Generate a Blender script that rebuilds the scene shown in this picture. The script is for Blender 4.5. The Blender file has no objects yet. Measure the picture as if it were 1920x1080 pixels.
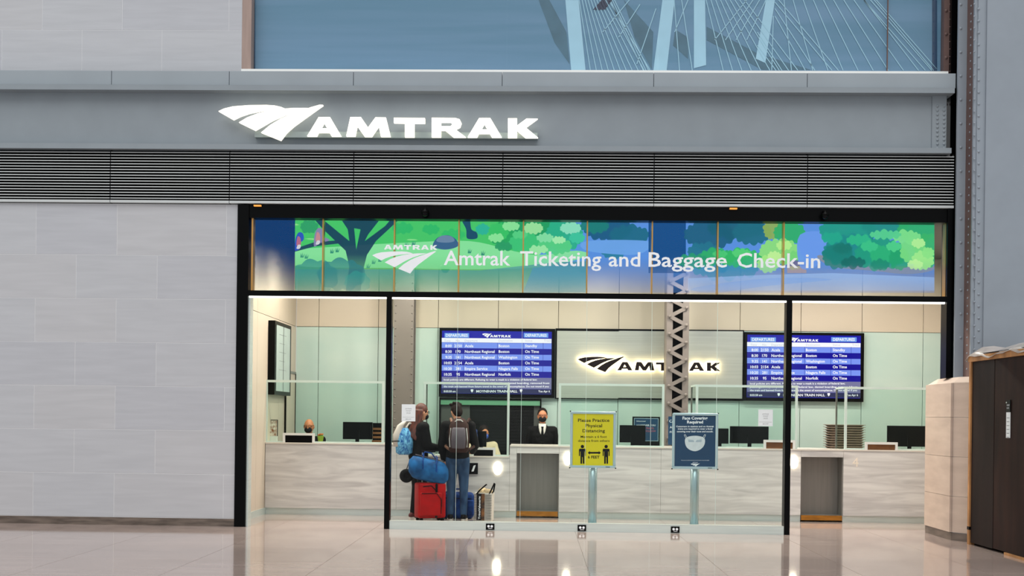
import bpy, bmesh, math, random
from mathutils import Vector, Matrix
random.seed(7)
scene = bpy.context.scene
C = scene.collection
PI = math.pi

# ------------------------------------------------------------------ camera
F_PX = 2195.0; PX0 = 941.977; PY0 = 783.661
CAM = Vector((0, -16, 1.55))
ROT = Matrix.Rotation(.0287525, 3, 'Z') @ Matrix.Rotation(PI/2 - .000726, 3, 'X') @ Matrix.Rotation(.0120413, 3, 'Z')
cd = bpy.data.cameras.new('camera'); cam = bpy.data.objects.new('camera', cd); C.objects.link(cam)
cd.sensor_width = 36; cd.lens = F_PX/1920*36
cd.shift_x = (960-PX0)/1920; cd.shift_y = (PY0-540)/1920
cd.clip_end = 200
cam.location = CAM; cam.rotation_euler = ROT.to_euler()
scene.camera = cam

# ------------------------------------------------------------------ world, skylight, exposure
w = bpy.data.worlds.new('hall_light'); scene.world = w; w.use_nodes = True
bg = w.node_tree.nodes['Background']; bg.inputs[0].default_value = (.96, .98, 1.0, 1); bg.inputs[1].default_value = .66
sd = bpy.data.lights.new('skylight_sun', 'SUN'); sun = bpy.data.objects.new('skylight_sun', sd); C.objects.link(sun)
sd.energy = 1.7; sd.angle = math.radians(50); sd.color = (1, .985, .96)
sun.rotation_euler = (math.radians(34), 0, math.radians(-10)); sun.location = (0, -8, 12)
vs = scene.view_settings; vs.view_transform = 'Standard'; vs.look = 'None'; vs.gamma = 1; vs.exposure = 0.0
vs.use_curve_mapping = False

# ------------------------------------------------------------------ helpers
def P(px, py, Y):
    d = ROT @ Vector(((px-PX0)/F_PX, -(py-PY0)/F_PX, -1)); t = (Y-CAM.y)/d.y
    return CAM + d*t
def PZ(px, py, Z=0.0):
    d = ROT @ Vector(((px-PX0)/F_PX, -(py-PY0)/F_PX, -1)); t = (Z-CAM.z)/d.z
    return CAM + d*t
def PXX(px, Y): return P(px, 800, Y).x
def ZZ(px, py, Y): return P(px, py, Y).z
def lin(h):
    o = []
    for i in (0, 2, 4):
        v = int(h[i:i+2], 16)/255; o.append(v/12.92 if v <= .04045 else ((v+.055)/1.055)**2.4)
    return (*o, 1)

MATS = {}
def mat(name, col, rough=.6, metal=0, emit=0, noise=0, scale=(6, 6, 6), bump=0, spec=.5, col2=None, detail=4, distort=0, coat=0):
    if name in MATS: return MATS[name]
    m = bpy.data.materials.new(name); m.use_nodes = True; nt = m.node_tree; b = nt.nodes['Principled BSDF']
    c = lin(col) if isinstance(col, str) else col
    if max(c[:3]) < .03 and spec == .5: spec = .12
    b.inputs['Base Color'].default_value = c; b.inputs['Roughness'].default_value = rough
    b.inputs['Metallic'].default_value = metal; b.inputs['Specular IOR Level'].default_value = spec
    b.inputs['Coat Weight'].default_value = coat
    if emit:
        b.inputs['Emission Color'].default_value = c; b.inputs['Emission Strength'].default_value = emit
    if noise or bump:
        g = nt.nodes.new('ShaderNodeNewGeometry'); mp = nt.nodes.new('ShaderNodeMapping'); mp.inputs['Scale'].default_value = scale
        n = nt.nodes.new('ShaderNodeTexNoise'); n.inputs['Scale'].default_value = 1; n.inputs['Detail'].default_value = detail
        n.inputs['Distortion'].default_value = distort
        nt.links.new(g.outputs['Position'], mp.inputs['Vector']); nt.links.new(mp.outputs[0], n.inputs['Vector'])
        if noise:
            r = nt.nodes.new('ShaderNodeValToRGB')
            d = lin(col2) if col2 else (c[0]*(1-noise), c[1]*(1-noise), c[2]*(1-noise), 1)
            r.color_ramp.elements[0].position = .32; r.color_ramp.elements[0].color = d
            r.color_ramp.elements[1].position = .68; r.color_ramp.elements[1].color = c
            nt.links.new(n.outputs['Fac'], r.inputs[0]); nt.links.new(r.outputs[0], b.inputs['Base Color'])
        if bump:
            bp = nt.nodes.new('ShaderNodeBump'); bp.inputs['Strength'].default_value = bump; bp.inputs['Distance'].default_value = .01
            nt.links.new(n.outputs['Fac'], bp.inputs['Height']); nt.links.new(bp.outputs[0], b.inputs['Normal'])
    MATS[name] = m; return m
def glass(name, tint='eef6f2', refl=1.0, rough=.0):
    if name in MATS: return MATS[name]
    m = bpy.data.materials.new(name); m.use_nodes = True; nt = m.node_tree; nt.nodes.clear()
    o = nt.nodes.new('ShaderNodeOutputMaterial'); t = nt.nodes.new('ShaderNodeBsdfTransparent'); t.inputs[0].default_value = lin(tint)
    g = nt.nodes.new('ShaderNodeBsdfGlossy'); g.inputs['Roughness'].default_value = rough
    mx = nt.nodes.new('ShaderNodeMixShader'); mx.inputs[0].default_value = refl
    nt.links.new(t.outputs[0], mx.inputs[1]); nt.links.new(g.outputs[0], mx.inputs[2]); nt.links.new(mx.outputs[0], o.inputs[0])
    MATS[name] = m; return m
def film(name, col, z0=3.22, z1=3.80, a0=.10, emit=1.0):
    """reflected display painted as a glowing, see-through film: picture that thins out towards its lower edge (height in the world)"""
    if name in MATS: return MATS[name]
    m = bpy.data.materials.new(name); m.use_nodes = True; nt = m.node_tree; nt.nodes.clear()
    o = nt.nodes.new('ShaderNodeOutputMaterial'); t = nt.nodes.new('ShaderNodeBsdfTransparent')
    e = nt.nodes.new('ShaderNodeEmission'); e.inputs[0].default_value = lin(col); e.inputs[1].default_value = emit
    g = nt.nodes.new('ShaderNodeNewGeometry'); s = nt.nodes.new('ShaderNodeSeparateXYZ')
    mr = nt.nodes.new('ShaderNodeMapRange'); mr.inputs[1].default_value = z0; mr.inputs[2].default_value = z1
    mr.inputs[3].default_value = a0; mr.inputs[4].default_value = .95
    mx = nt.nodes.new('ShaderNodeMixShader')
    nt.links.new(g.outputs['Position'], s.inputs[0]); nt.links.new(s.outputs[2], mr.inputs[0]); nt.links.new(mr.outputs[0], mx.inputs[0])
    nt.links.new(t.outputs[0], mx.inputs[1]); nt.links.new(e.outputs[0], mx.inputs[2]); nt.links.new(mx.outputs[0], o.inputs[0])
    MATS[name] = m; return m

ORG = {}
class MB:
    def __init__(s): s.v = []; s.f = []
    def add(s, vs_, fs):
        n = len(s.v); s.v += [Vector(a) for a in vs_]; s.f += [tuple(i+n for i in f) for f in fs]; return s
    def box(s, x0, x1, y0, y1, z0, z1):
        return s.add([(x0,y0,z0),(x1,y0,z0),(x1,y1,z0),(x0,y1,z0),(x0,y0,z1),(x1,y0,z1),(x1,y1,z1),(x0,y1,z1)],
                     [(0,3,2,1),(4,5,6,7),(0,1,5,4),(1,2,6,5),(2,3,7,6),(3,0,4,7)])
    def cbox(s, x0, x1, y0, y1, z0, z1, c):     # box whose front (low-Y) face is chamfered by c
        return s.add([(x0+c,y0,z0+c),(x1-c,y0,z0+c),(x1-c,y0,z1-c),(x0+c,y0,z1-c),
                      (x0,y0+c,z0),(x1,y0+c,z0),(x1,y0+c,z1),(x0,y0+c,z1),(x0,y1,z0),(x1,y1,z0),(x1,y1,z1),(x0,y1,z1)],
                     [(0,1,2,3),(4,5,1,0),(5,6,2,1),(6,7,3,2),(7,4,0,3),(8,9,5,4),(9,10,6,5),(10,11,7,6),(11,8,4,7),(11,10,9,8)])
    def prism(s, pts, z0, z1):                  # vertical prism over XY polygon (ccw)
        n = len(pts)
        return s.add([(x,y,z0) for x,y in pts]+[(x,y,z1) for x,y in pts],
                     [tuple(range(n-1,-1,-1)), tuple(range(n,2*n))]+[(i,(i+1)%n,n+(i+1)%n,n+i) for i in range(n)])
    def bar(s, a, b, wd, th, up=(0,-1,0)):      # rectangular bar a->b; wd across, th along up
        a = Vector(a); b = Vector(b); d = (b-a).normalized(); u = Vector(up); sd_ = d.cross(u).normalized(); u = sd_.cross(d)
        q = [sd_*wd/2+u*th/2, -sd_*wd/2+u*th/2, -sd_*wd/2-u*th/2, sd_*wd/2-u*th/2]
        return s.add([a+k for k in q]+[b+k for k in q], [(3,2,1,0),(4,5,6,7),(0,1,5,4),(1,2,6,5),(2,3,7,6),(3,0,4,7)])
    def tube(s, pts, r, n=10, cap=True):
        pts = [Vector(p) for p in pts]; m = len(pts); rs = r if isinstance(r, (list, tuple)) else [r]*m
        ref = Vector((0,0,1)); V = []
        for i, p in enumerate(pts):
            d = (pts[min(i+1,m-1)]-pts[max(i-1,0)]).normalized()
            u = d.cross(ref)
            if u.length < .1: u = d.cross(Vector((1,0,0)))
            u.normalize(); v_ = d.cross(u)
            for k in range(n):
                a = 2*PI*k/n; V.append(p+(u*math.cos(a)+v_*math.sin(a))*rs[i])
        Fc = [(i*n+k, i*n+(k+1)%n, (i+1)*n+(k+1)%n, (i+1)*n+k) for i in range(m-1) for k in range(n)]
        if cap: Fc += [tuple(range(n-1,-1,-1)), tuple((m-1)*n+k for k in range(n))]
        return s.add(V, Fc)
    def ell(s, c, r, n=14, m=9, M=None):
        c = Vector(c); V = []; 
        for i in range(1, m):
            t = PI*i/m
            for k in range(n):
                a = 2*PI*k/n; q = Vector((r[0]*math.sin(t)*math.cos(a), r[1]*math.sin(t)*math.sin(a), r[2]*math.cos(t)))
                V.append(c+(M@q if M else q))
        top = Vector((0,0,r[2])); V.append(c+(M@top if M else top)); V.append(c-(M@top if M else top)); T = (m-1)*n
        Fc = [(i*n+k, (i+1)*n+k, (i+1)*n+(k+1)%n, i*n+(k+1)%n) for i in range(m-2) for k in range(n)]
        Fc += [(T, k, (k+1)%n) for k in range(n)]+[(T+1, (m-2)*n+(k+1)%n, (m-2)*n+k) for k in range(n)]
        return s.add(V, Fc)
    def cap(s, a, ra, b, rb, n=12):             # tapered capsule
        a = Vector(a); b = Vector(b); d = b-a; L = d.length; d = d/L if L else Vector((0,0,1))
        pts = []; rs = []
        for k in range(4): t = PI/2*k/4; pts.append(a-d*ra*math.cos(t)); rs.append(max(.0008, ra*math.sin(t)))
        pts += [a, b]; rs += [ra, rb]
        for k in range(1, 5): t = PI/2*k/4; pts.append(b+d*rb*math.sin(t)); rs.append(max(.0008, rb*math.cos(t)))
        ref = Vector((0,0,1)); u = d.cross(ref)
        if u.length < .1: u = d.cross(Vector((0,1,0)))
        u.normalize(); v_ = d.cross(u); V = []
        for p, r in zip(pts, rs):
            for k in range(n): an = 2*PI*k/n; V.append(p+(u*math.cos(an)+v_*math.sin(an))*r)
        m = len(pts)
        return s.add(V, [(i*n+k, i*n+(k+1)%n, (i+1)*n+(k+1)%n, (i+1)*n+k) for i in range(m-1) for k in range(n)]
                     + [tuple(range(n-1,-1,-1)), tuple((m-1)*n+k for k in range(n))])
    def loft(s, rings, n=18, pw=2.0):            # rings (cx,cy,z,rx,ry), superellipse power
        V = []
        for cx, cy, z, rx, ry in rings:
            for k in range(n):
                a = 2*PI*k/n; ca, sa = math.cos(a), math.sin(a)
                V.append((cx+rx*math.copysign(abs(ca)**(2/pw), ca), cy+ry*math.copysign(abs(sa)**(2/pw), sa), z))
        m = len(rings)
        return s.add(V, [(i*n+k, i*n+(k+1)%n, (i+1)*n+(k+1)%n, (i+1)*n+k) for i in range(m-1) for k in range(n)]
                     + [tuple(range(n-1,-1,-1)), tuple((m-1)*n+k for k in range(n))])
    def lathe(s, c, prof, n=20, axis='Z'):
        V = []
        for r, h in prof:
            for k in range(n):
                a = 2*PI*k/n; q = (r*math.cos(a), r*math.sin(a), h)
                if axis == 'Y': q = (r*math.cos(a), h, r*math.sin(a))
                V.append(Vector(c)+Vector(q))
        m = len(prof)
        return s.add(V, [(i*n+k, i*n+(k+1)%n, (i+1)*n+(k+1)%n, (i+1)*n+k) for i in range(m-1) for k in range(n)]
                     + [tuple(range(n-1,-1,-1)), tuple((m-1)*n+k for k in range(n))])
    def rivet(s, c, r, d=(0,-1,0), n=8):
        d = Vector(d); u = d.orthogonal().normalized(); v_ = d.cross(u); V = []
        for rr, h in ((r,0),(r*.8,r*.45),(r*.4,r*.7)):
            for k in range(n): a = 2*PI*k/n; V.append(Vector(c)+u*rr*math.cos(a)+v_*rr*math.sin(a)+d*h)
        return s.add(V, [(i*n+k, i*n+(k+1)%n, (i+1)*n+(k+1)%n, (i+1)*n+k) for i in range(2) for k in range(n)]+[tuple(2*n+k for k in range(n))])
    def flat(s, loops, Y, depth=0.0, fn=None):   # filled outline (px coords) on plane Y, optional thickness
        cu = bpy.data.curves.new('tmp', 'CURVE'); cu.dimensions = '2D'; cu.fill_mode = 'BOTH'
        for lp in loops:
            sp = cu.splines.new('POLY'); sp.points.add(len(lp)-1); sp.use_cyclic_u = True
            for p, (x, y) in zip(sp.points, lp): p.co = (x/100, -y/100, 0, 1)
        ob = bpy.data.objects.new('tmp', cu); me = bpy.data.meshes.new_from_object(ob)
        s._flat(me, Y, depth, lambda x, y: (x*100, -y*100)); bpy.data.objects.remove(ob); bpy.data.curves.remove(cu); return s
    def _flat(s, me, Y, depth, fn, world=None):
        q = world or (lambda x, y, Yy: P(*fn(x, y), Yy))
        V = [q(v.co.x, v.co.y, Y) for v in me.vertices]; n = len(V); Fc = []
        for p in me.polygons:
            ix = list(p.vertices); a, b, c = (V[i] for i in ix[:3])
            if (b-a).cross(c-a).y > 0: ix.reverse()
            Fc.append(tuple(ix))
        if depth:
            V2 = [v+Vector((0,depth,0)) for v in V]; cnt = {}
            for f in Fc:
                for i in range(len(f)): cnt[(f[i], f[(i+1)%len(f)])] = 1
            side = [(b, a, a+n, b+n) for (a, b) in cnt if (b, a) not in cnt]
            Fc = Fc+[tuple(i+n for i in reversed(f)) for f in Fc]+side; V = V+V2
        bpy.data.meshes.remove(me); s.add(V, Fc)
    def text(s, t, px, py, h, Y, w=None, al='L', bold=0.0, depth=0, vertical=False, world=None):
        """t at pixel px,py (baseline) with capital height h px, optional total width w px"""
        cu = bpy.data.curves.new('tmp', 'FONT'); cu.body = t; cu.size = 1; cu.offset = bold; cu.resolution_u = 2
        ob = bpy.data.objects.new('tmp', cu); me = bpy.data.meshes.new_from_object(ob)
        bpy.data.objects.remove(ob); bpy.data.curves.remove(cu)
        if not me.vertices: return s
        xs = [v.co.x for v in me.vertices]; x0, x1 = min(xs), max(xs); k = h/.70; kx = w/(x1-x0) if w else k
        W = (x1-x0)*kx; ox = {'L': 0, 'C': -W/2, 'R': -W}[al]
        if world: s._flat(me, Y, depth, None, lambda x, y, Yy: world(ox+(x-x0)*kx, y*k)); return s
        if vertical: fn = lambda x, y: (px-y*k*1.0, py-(ox+(x-x0)*kx))
        else: fn = lambda x, y: (px+ox+(x-x0)*kx, py-y*k)
        s._flat(me, Y, depth, fn); return s
    def rect(s, x0, y0, x1, y1, Y, th=.004):    # px rectangle as a thin slab whose front is at Y
        a = P((x0+x1)/2, (y0+y1)/2, Y); k = (Y+16)/F_PX; hw = (x1-x0)*k/2; hh = (y1-y0)*k/2
        return s.box(a.x-hw, a.x+hw, Y, Y+th, a.z-hh, a.z+hh)
    def build(s, name, m, parent=None, smooth=False, kind=None, label=None, bevel=0):
        me = bpy.data.meshes.new(name)
        if parent is None:
            xs = [v.x for v in s.v]; ys = [v.y for v in s.v]; zs = [v.z for v in s.v]
            o_ = Vector(((min(xs)+max(xs))/2, (min(ys)+max(ys))/2, min(zs)))
        else: o_ = ORG[parent.name]
        me.from_pydata([v-o_ for v in s.v], [], s.f)
        me.materials.append(MATS[m] if isinstance(m, str) else m)
        if smooth:
            for p in me.polygons: p.use_smooth = True
        ob = bpy.data.objects.new(name, me); C.objects.link(ob)
        if parent is None: ob.location = o_
        else: ob.parent = parent
        ORG[ob.name] = o_
        if kind is None and parent is not None and name in ('lettering', 'title_lettering', 'header_lettering', 'coloured_lettering', 'print', 'pattern', 'emblem') and parent.name != 'transom_lettering' and not name == 'print': kind = 'stuff'
        if kind: ob['kind'] = kind
        if label: ob['label'] = label
        if bevel:
            bv = ob.modifiers.new('bevel', 'BEVEL'); bv.width = bevel; bv.segments = 2; bv.limit_method = 'ANGLE'
        return ob
def thing(name, label, cat, loc=(0,0,0), group=None, kind=None):
    o = bpy.data.objects.new(name, None); C.objects.link(o); o.location = loc; o.empty_display_size = .1
    ORG[o.name] = Vector(loc)
    if label: o['label'] = label
    if cat: o['category'] = cat
    if group: o['group'] = group
    if kind: o['kind'] = kind
    return o
def tag(o, label, cat, group=None):
    o['label'] = label; o['category'] = cat
    if group: o['group'] = group
    return o
def struct(o, label=None):
    o['kind'] = 'structure'
    if label: o['label'] = label
    return o
def share(ob, parent, off, name=None):
    c = ob.copy(); C.objects.link(c); c.parent = parent; c.location = Vector(ob.location)+Vector(off); return c
def affine(loops, src, dst):
    sx = (dst[2]-dst[0])/(src[2]-src[0]); sy = (dst[3]-dst[1])/(src[3]-src[1])
    return [[(dst[0]+(x-src[0])*sx, dst[1]+(y-src[1])*sy) for x, y in l] for l in loops]

# ------------------------------------------------------------------ materials
mat('stone', 'bbbdc2', .5, noise=.14, scale=(1.2, 1.2, 14), col2='b4b6bb', bump=.04, distort=.6)
mat('stone_b', 'b8bac0', .5, noise=.14, scale=(1.4, 1.4, 16), col2='b1b3b9', bump=.04, distort=.6)
mat('stone_c', 'bdbec2', .5, noise=.12, scale=(1.0, 1.0, 12), col2='b5b6ba', bump=.04, distort=.6)
mat('joint', 'dfe0e2', .8); mat('stone_base', '776a60', .35, noise=.4, scale=(3, 3, 20), col2='4b413a')
mat('tile', 'b3a199', .07, noise=.16, scale=(1.2, 9, 1), col2='a5938b', spec=.9)
mat('tile_b', 'b6a49c', .07, noise=.16, scale=(1.0, 7, 1), col2='a8968e', spec=.9)
mat('tile_joint', '85776f', .4)
mat('grey_panel', '98a1a8', .45, noise=.06, scale=(2, 2, 2)); mat('grey_steel', '8b949b', .5, noise=.07, scale=(3, 3, 3), bump=.03)
mat('column_steel', '8f98a2', .5, noise=.07, scale=(3, 3, 3), bump=.04); mat('column_brown', '6d5550', .6, noise=.2, scale=(5, 5, 5))
mat('slat', 'c4c9ca', .45, metal=0, noise=.05); mat('black', '020203', .35); mat('black_metal', '030405', .3, spec=.1, noise=.2, scale=(4, 4, 4)); mat('black_matte', '0a0a0b', .8)
mat('louver_back', '020203', .9)
mat('sign_white', 'fff9e8', .4, emit=1.15); mat('sign_side', 'd8d8d0', .4); mat('led', 'fffdf6', .4, emit=3.0)
mat('stainless', 'd3ded9', .3, metal=.45, noise=.1, scale=(2, 2, 40)); mat('stainless_dull', '8d8a84', .38, metal=.6, noise=.12, scale=(40, 4, 1))
mat('brass', 'd9a45c', .3, metal=.7, noise=.1); mat('gold_lip', 'b5782a', .35, metal=.5, noise=.3, scale=(8, 8, 30))
mat('panel_beige', 'c2b6a4', .35, noise=.05, scale=(1, 1, 2)); mat('panel_teal_glow', 'b7c9c1', .18, noise=.10, scale=(.7, .7, 1.3), col2='aac1ba', coat=.3)  # green-teal glow of the hall screen is mixed into the lower panels' colour
mat('panel_side', 'c9bcab', .4, noise=.06, scale=(1, 1, 1)); mat('seam', '3b3128', .8); mat('ceiling_paint', '6b6761', .8, noise=.05)
mat('marble', 'd6d4d0', .2, noise=.2, scale=(.9, .9, 9), col2='b7b4b2', distort=1.2, coat=.2)
mat('marble_top', 'd9d2c8', .25, noise=.1, scale=(3, 3, 3))
mat('shield_frame', 'c3d2cb', .35, noise=.04); mat('hood_white', 'd9dad6', .4, noise=.03)
mat('paper', 'e8eef0', .7, noise=.03); mat('ink', '15161a', .6); mat('ink_grey', '7d8488', .7); mat('white_print', 'f2f6fa', .6, noise=.01)
mat('screen_black', '040405', .12); mat('yellow', 'd9cb06', .5, noise=.04); mat('poster_blue', '0c3a5e', .4, noise=.05)
mat('frame_alu', 'b9ced6', .3, metal=.5, noise=.05); mat('pole_alu', 'a4b9bd', .25, metal=.55, noise=.04)
mat('brushed', 'b4b6ae', .32, metal=.4, noise=.12, scale=(.8, .8, 40)); mat('logo_dark', '1a1214', .4); mat('halo', 'ffe2b0', .4, emit=34)
mat('lattice', '7d726d', .55, noise=.15, scale=(5, 5, 5)); mat('plate_col', '6f6660', .5, noise=.12, scale=(3, 3, 3))
mat('crate_dark', '271b19', .6, spec=.15, noise=.55, scale=(9, 5, 1.2), col2='1a1211', bump=.15); mat('crate_dark_b', '2f1b16', .6, spec=.15, noise=.55, scale=(9, 6, 1.5), col2='1d100e', bump=.15)
mat('timber', 'c08a55', .65, noise=.35, scale=(5, 5, 3), col2='8d6238', bump=.1); mat('plastic_sheet', 'c3b9b4', .3, noise=.25, scale=(6, 6, 6), bump=.4)
mat('hair_dark', '1c0f0b', .6, noise=.5, scale=(60, 60, 12)); mat('hair_red', '6d2b16', .55, noise=.6, scale=(60, 60, 9), col2='1d0804'); mat('skin', 'c07a52', .5, noise=.08, scale=(20, 20, 20)); mat('skin_light', 'd79a78', .5, noise=.08, scale=(20, 20, 20))
mat('jacket_black', '0b0b0d', .75, spec=.15, noise=.4, scale=(20, 20, 20), bump=.15); mat('trousers_black', '0d0c0e', .8, spec=.15, noise=.4, scale=(25, 25, 25), bump=.15)
mat('jeans', '3b5878', .8, spec=.15, noise=.55, scale=(9, 9, 5), col2='1f3350', bump=.25, detail=8); mat('suit', '08080a', .7, noise=.3, scale=(30, 30, 30)); mat('shirt_white', 'd5d2cc', .7, noise=.05)
mat('shirt_cream', 'd9c4a4', .75, noise=.12, scale=(25, 25, 10), bump=.2); mat('shoe_red', '5b1216', .6, noise=.3, scale=(30, 30, 30)); mat('shoe_black', '101012', .6, noise=.3, scale=(30, 30, 30)); mat('sole', 'd9d2c8', .6, noise=.1)
mat('suitcase_red', 'a80d10', .45, spec=.15, noise=.25, scale=(12, 12, 12), bump=.1); mat('duffel_blue', '2067a3', .6, spec=.15, noise=.4, scale=(9, 9, 9), col2='123f6d', bump=.3); mat('bag_blue', '17458f', .6, spec=.15, noise=.4, scale=(10, 10, 10), col2='0c2656', bump=.3)
mat('tiedye', '86cdea', .7, spec=.15, noise=1, scale=(24, 24, 14), col2='0b4796', distort=1.5); mat('white_cloth', 'cfc6bd', .7, noise=.1)
mat('pack_brown', '3a2521', .7, spec=.15, noise=.3, scale=(15, 15, 15)); mat('pack_grey', '5c555b', .7, spec=.15, noise=.2, scale=(30, 30, 30)); mat('strap_tan', '6d4a38', .7, noise=.2); mat('reflective', 'c9c9c4', .4)
mat('bag_white', 'd8d0c6', .6, noise=.1, scale=(40, 40, 40)); mat('bag_tissue', 'd9bd93', .7, noise=.3, scale=(14, 14, 14), bump=.4); mat('bag_photo', '8a5526', .6, noise=.8, scale=(10, 10, 14), col2='24130a')
mat('tray', '8b7a6c', .55, noise=.2, scale=(8, 8, 8)); mat('monitor', '060607', .3); mat('wood_box', '7b4d22', .6, noise=.4, scale=(8, 8, 30)); mat('bottle_blue', '2f55b4', .3, noise=.1)
mat('green_pot', '8aa21c', .6, noise=.3, scale=(40, 40, 40)); mat('flower', 'd36b1c', .6, noise=.4, scale=(90, 90, 90)); mat('brochure', '8a4a22', .5, noise=.9, scale=(30, 30, 22), col2='efe6dc')
mat('dome', '0a0b10', .12); mat('glint_glow', 'fff4dc', .4, emit=5); mat('lens_emit', 'fff0d4', .4, emit=4); mat('shutter', '1a1b1c', .5, noise=.3, scale=(3, 3, 30)); mat('green_strip', '5f9676', .4, noise=.05)
G_FRONT = glass('front_glass', 'fafdfc', .007); G_SHIELD = glass('shield_glass', 'f3faf7', .006); G_UP = glass('upper_glass', 'f4f9fb', .03)

# ------------------------------------------------------------------ levels (metres), facade front plane at Y = 0
Z_LED = 3.165; Z_TR0 = 3.175; Z_TR1 = 3.25; Z_GT = 4.25; Z_HD = 4.425; Z_LB = 4.44; Z_G0 = 5.16; Z_G1 = 6.035; Z_PT = 6.252
X_L0, X_L1 = -4.131, -3.976
# ------------------------------------------------------------------ floor
fl = struct(thing('floor', 'polished beige grey stone tile floor of the hall', None))
MB().box(-10, 10.5, -9, 6, -.06, -.006).build('tile_bed', 'tile_joint', fl)
tw, td = 1.375, 1.25
x = -4.95-4*tw; protos = {}
ci = 0
while x < 10:
    y = -8.75; cj = 0
    while y < 5:
        nm = 'tile' if (ci*3+cj) % 2 else 'tile_b'
        if nm not in protos: protos[nm] = (MB().box(x+.002, x+tw-.002, y+.002, y+td-.002, -.05, 0).build('tile', nm, fl), x, y)
        else:
            o, ox, oy = protos[nm]; share(o, fl, (x-ox, y-oy, 0))
        y += td; cj += 1
    x += tw; ci += 1

# ------------------------------------------------------------------ left stone wall
wl = struct(thing('wall_left', 'pale grey stone slab wall left of the ticket office', None))
MB().box(-9.5, X_L0-.001, .0025, .3, 0, 4.43).build('backing', 'joint', wl)
k0 = 16/F_PX
zrow = [.11+.6025*i for i in range(8)]; zrow[7] = 4.425; zrow[6] = .11+.6025*6
stn = ['stone', 'stone_b', 'stone_c']
for r in range(7):
    z0, z1 = zrow[6-r], zrow[7-r]
    js = [-260, -89, 63, 215, 420, 443.3] if r % 2 == 0 else [-165, -13, 139, 291, 443.3]
    for a, b in zip(js[:-1], js[1:]):
        xa = PXX(a, 0); xb = X_L0 if b > 443 else PXX(b, 0)
        MB().cbox(xa+.003, xb-.003, 0, .03, z0+.003, z1-.003, .001).build('stone_slab', random.choice(stn), wl)
bl = struct(MB().box(-9.5, X_L0, -.012, .02, 0, .105).build('baseboard_left', 'stone_base'), 'dark brown stone skirting under the grey slab wall')
wu = struct(thing('wall_upper', 'pale grey stone slab wall above the parapet', None))
ZU = 6.31; XU = PXX(445, .2)
MB().box(-9.5, XU-.001, .2025, .45, 6.0, 8.2).build('backing', 'joint', wu)
zj = ZZ(200, 56, .2)
for z0, z1, js in ((6.2, zj, [-160, -5, 145, 295, 445]), (zj, zj+.6, [-85, 70, 220, 420, 445]), (zj+.6, 8.2, [-160, -5, 145, 295, 445])):
    for a, b in zip(js[:-1], js[1:]):
        xa = PXX(a, .2); xb = XU if b == 445 else PXX(b, .2)
        MB().cbox(xa+.003, xb-.003, .2, .23, z0+.003, z1-.003, .001).build('stone_slab', random.choice(stn), wu)

# ------------------------------------------------------------------ parapet, girder, louvre
XR = 5.60
tr = struct(thing('trim_1', 'grey metal parapet panels above the steel girder', None))
js = [-9.5, -5.893, -4.261, -2.551, -.516, 1.541, 3.611, XR]
for a, b in zip(js[:-1], js[1:]):
    MB().cbox(a+.003, b-.003, -.06, .12, 6.055, Z_PT, .004).build('parapet_panel', 'grey_panel', tr)
MB().box(-9.5, XR, -.03, .45, 6.0, 6.07).build('shadow_gap', 'black', tr)
MB().box(XU+.02, XR-.05, .1, .42, 6.2, 6.328).build('ledge', mat('sill_white', 'f4f5f2', .4, noise=.02), tr, label='bright pale sill under the upper window')
gi = thing('steel_girder', 'long grey riveted steel girder carrying the illuminated sign', 'girder', (-2, 0, Z_G0))
MB().box(-9.5, 5.55, -.16, .12, 5.96, 6.03).build('top_flange', 'grey_steel', gi)
MB().box(-9.5, 5.50, .0, .05, 5.2, 5.98).build('web', 'grey_steel', gi)
MB().box(-9.5, 5.53, -.12, .12, 5.165, 5.235).build('bottom_flange', 'grey_steel', gi)
MB().box(5.30, 5.49, -.02, .0, 5.235, 5.96).build('end_plate', 'grey_steel', gi)
rv = MB()
for i in range(11):
    for px in (1757.5, 1770):
        q = P(px, 199+i*7.9, -.02); rv.rivet(q, .02)
rv.build('rivets', 'grey_steel', gi, smooth=True, kind='stuff')
lo = thing('louver_band', 'long band of thin grey horizontal louvre slats over black', 'louver', (-2, 0, Z_LB))
js[0] = -9.5; jl = [-9.5, -5.9, -4.246, -2.536, -.494, 1.563, 3.633, XR]
for a, b in zip(jl[:-1], jl[1:]):
    pn = MB().box(a, b, .14, .16, Z_LB, 5.165).build('louver_panel', 'louver_back', lo)
    MB().box(a+.004, b-.004, -.045, .09, Z_LB+.002, Z_LB+.036).build('bottom_rail', 'slat', pn)
    MB().box(b-.005, b+.003, -.02, .09, Z_LB, 5.165).build('mullion', 'black', pn)
    first = None
    for i in range(17):
        z = 4.497+i*.0393
        if first is None:
            first = MB().add([(a+.006,-.04,z),(b-.006,-.04,z),(b-.006,.12,z+.004),(a+.006,.12,z+.004),(a+.006,-.04,z+.0125),(b-.006,-.04,z+.0125),(b-.006,.12,z+.008),(a+.006,.12,z+.008)],
                 [(0,3,2,1),(4,5,6,7),(0,1,5,4),(1,2,6,5),(2,3,7,6),(3,0,4,7)]).build('slat', 'slat', pn)
        else: share(first, pn, (0, 0, i*.0393))
    first.data.materials.append(MATS['louver_back'])          # blades blackened to stand for shade in the gaps, front edges left grey
    for p in first.data.polygons: p.material_index = 0 if p.index == 2 else 1

struct(MB().box(5.61, 6.6, .17, .45, 2.0, 8.3).build('trim_2', 'black'), 'black recess beside the steel column')
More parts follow.
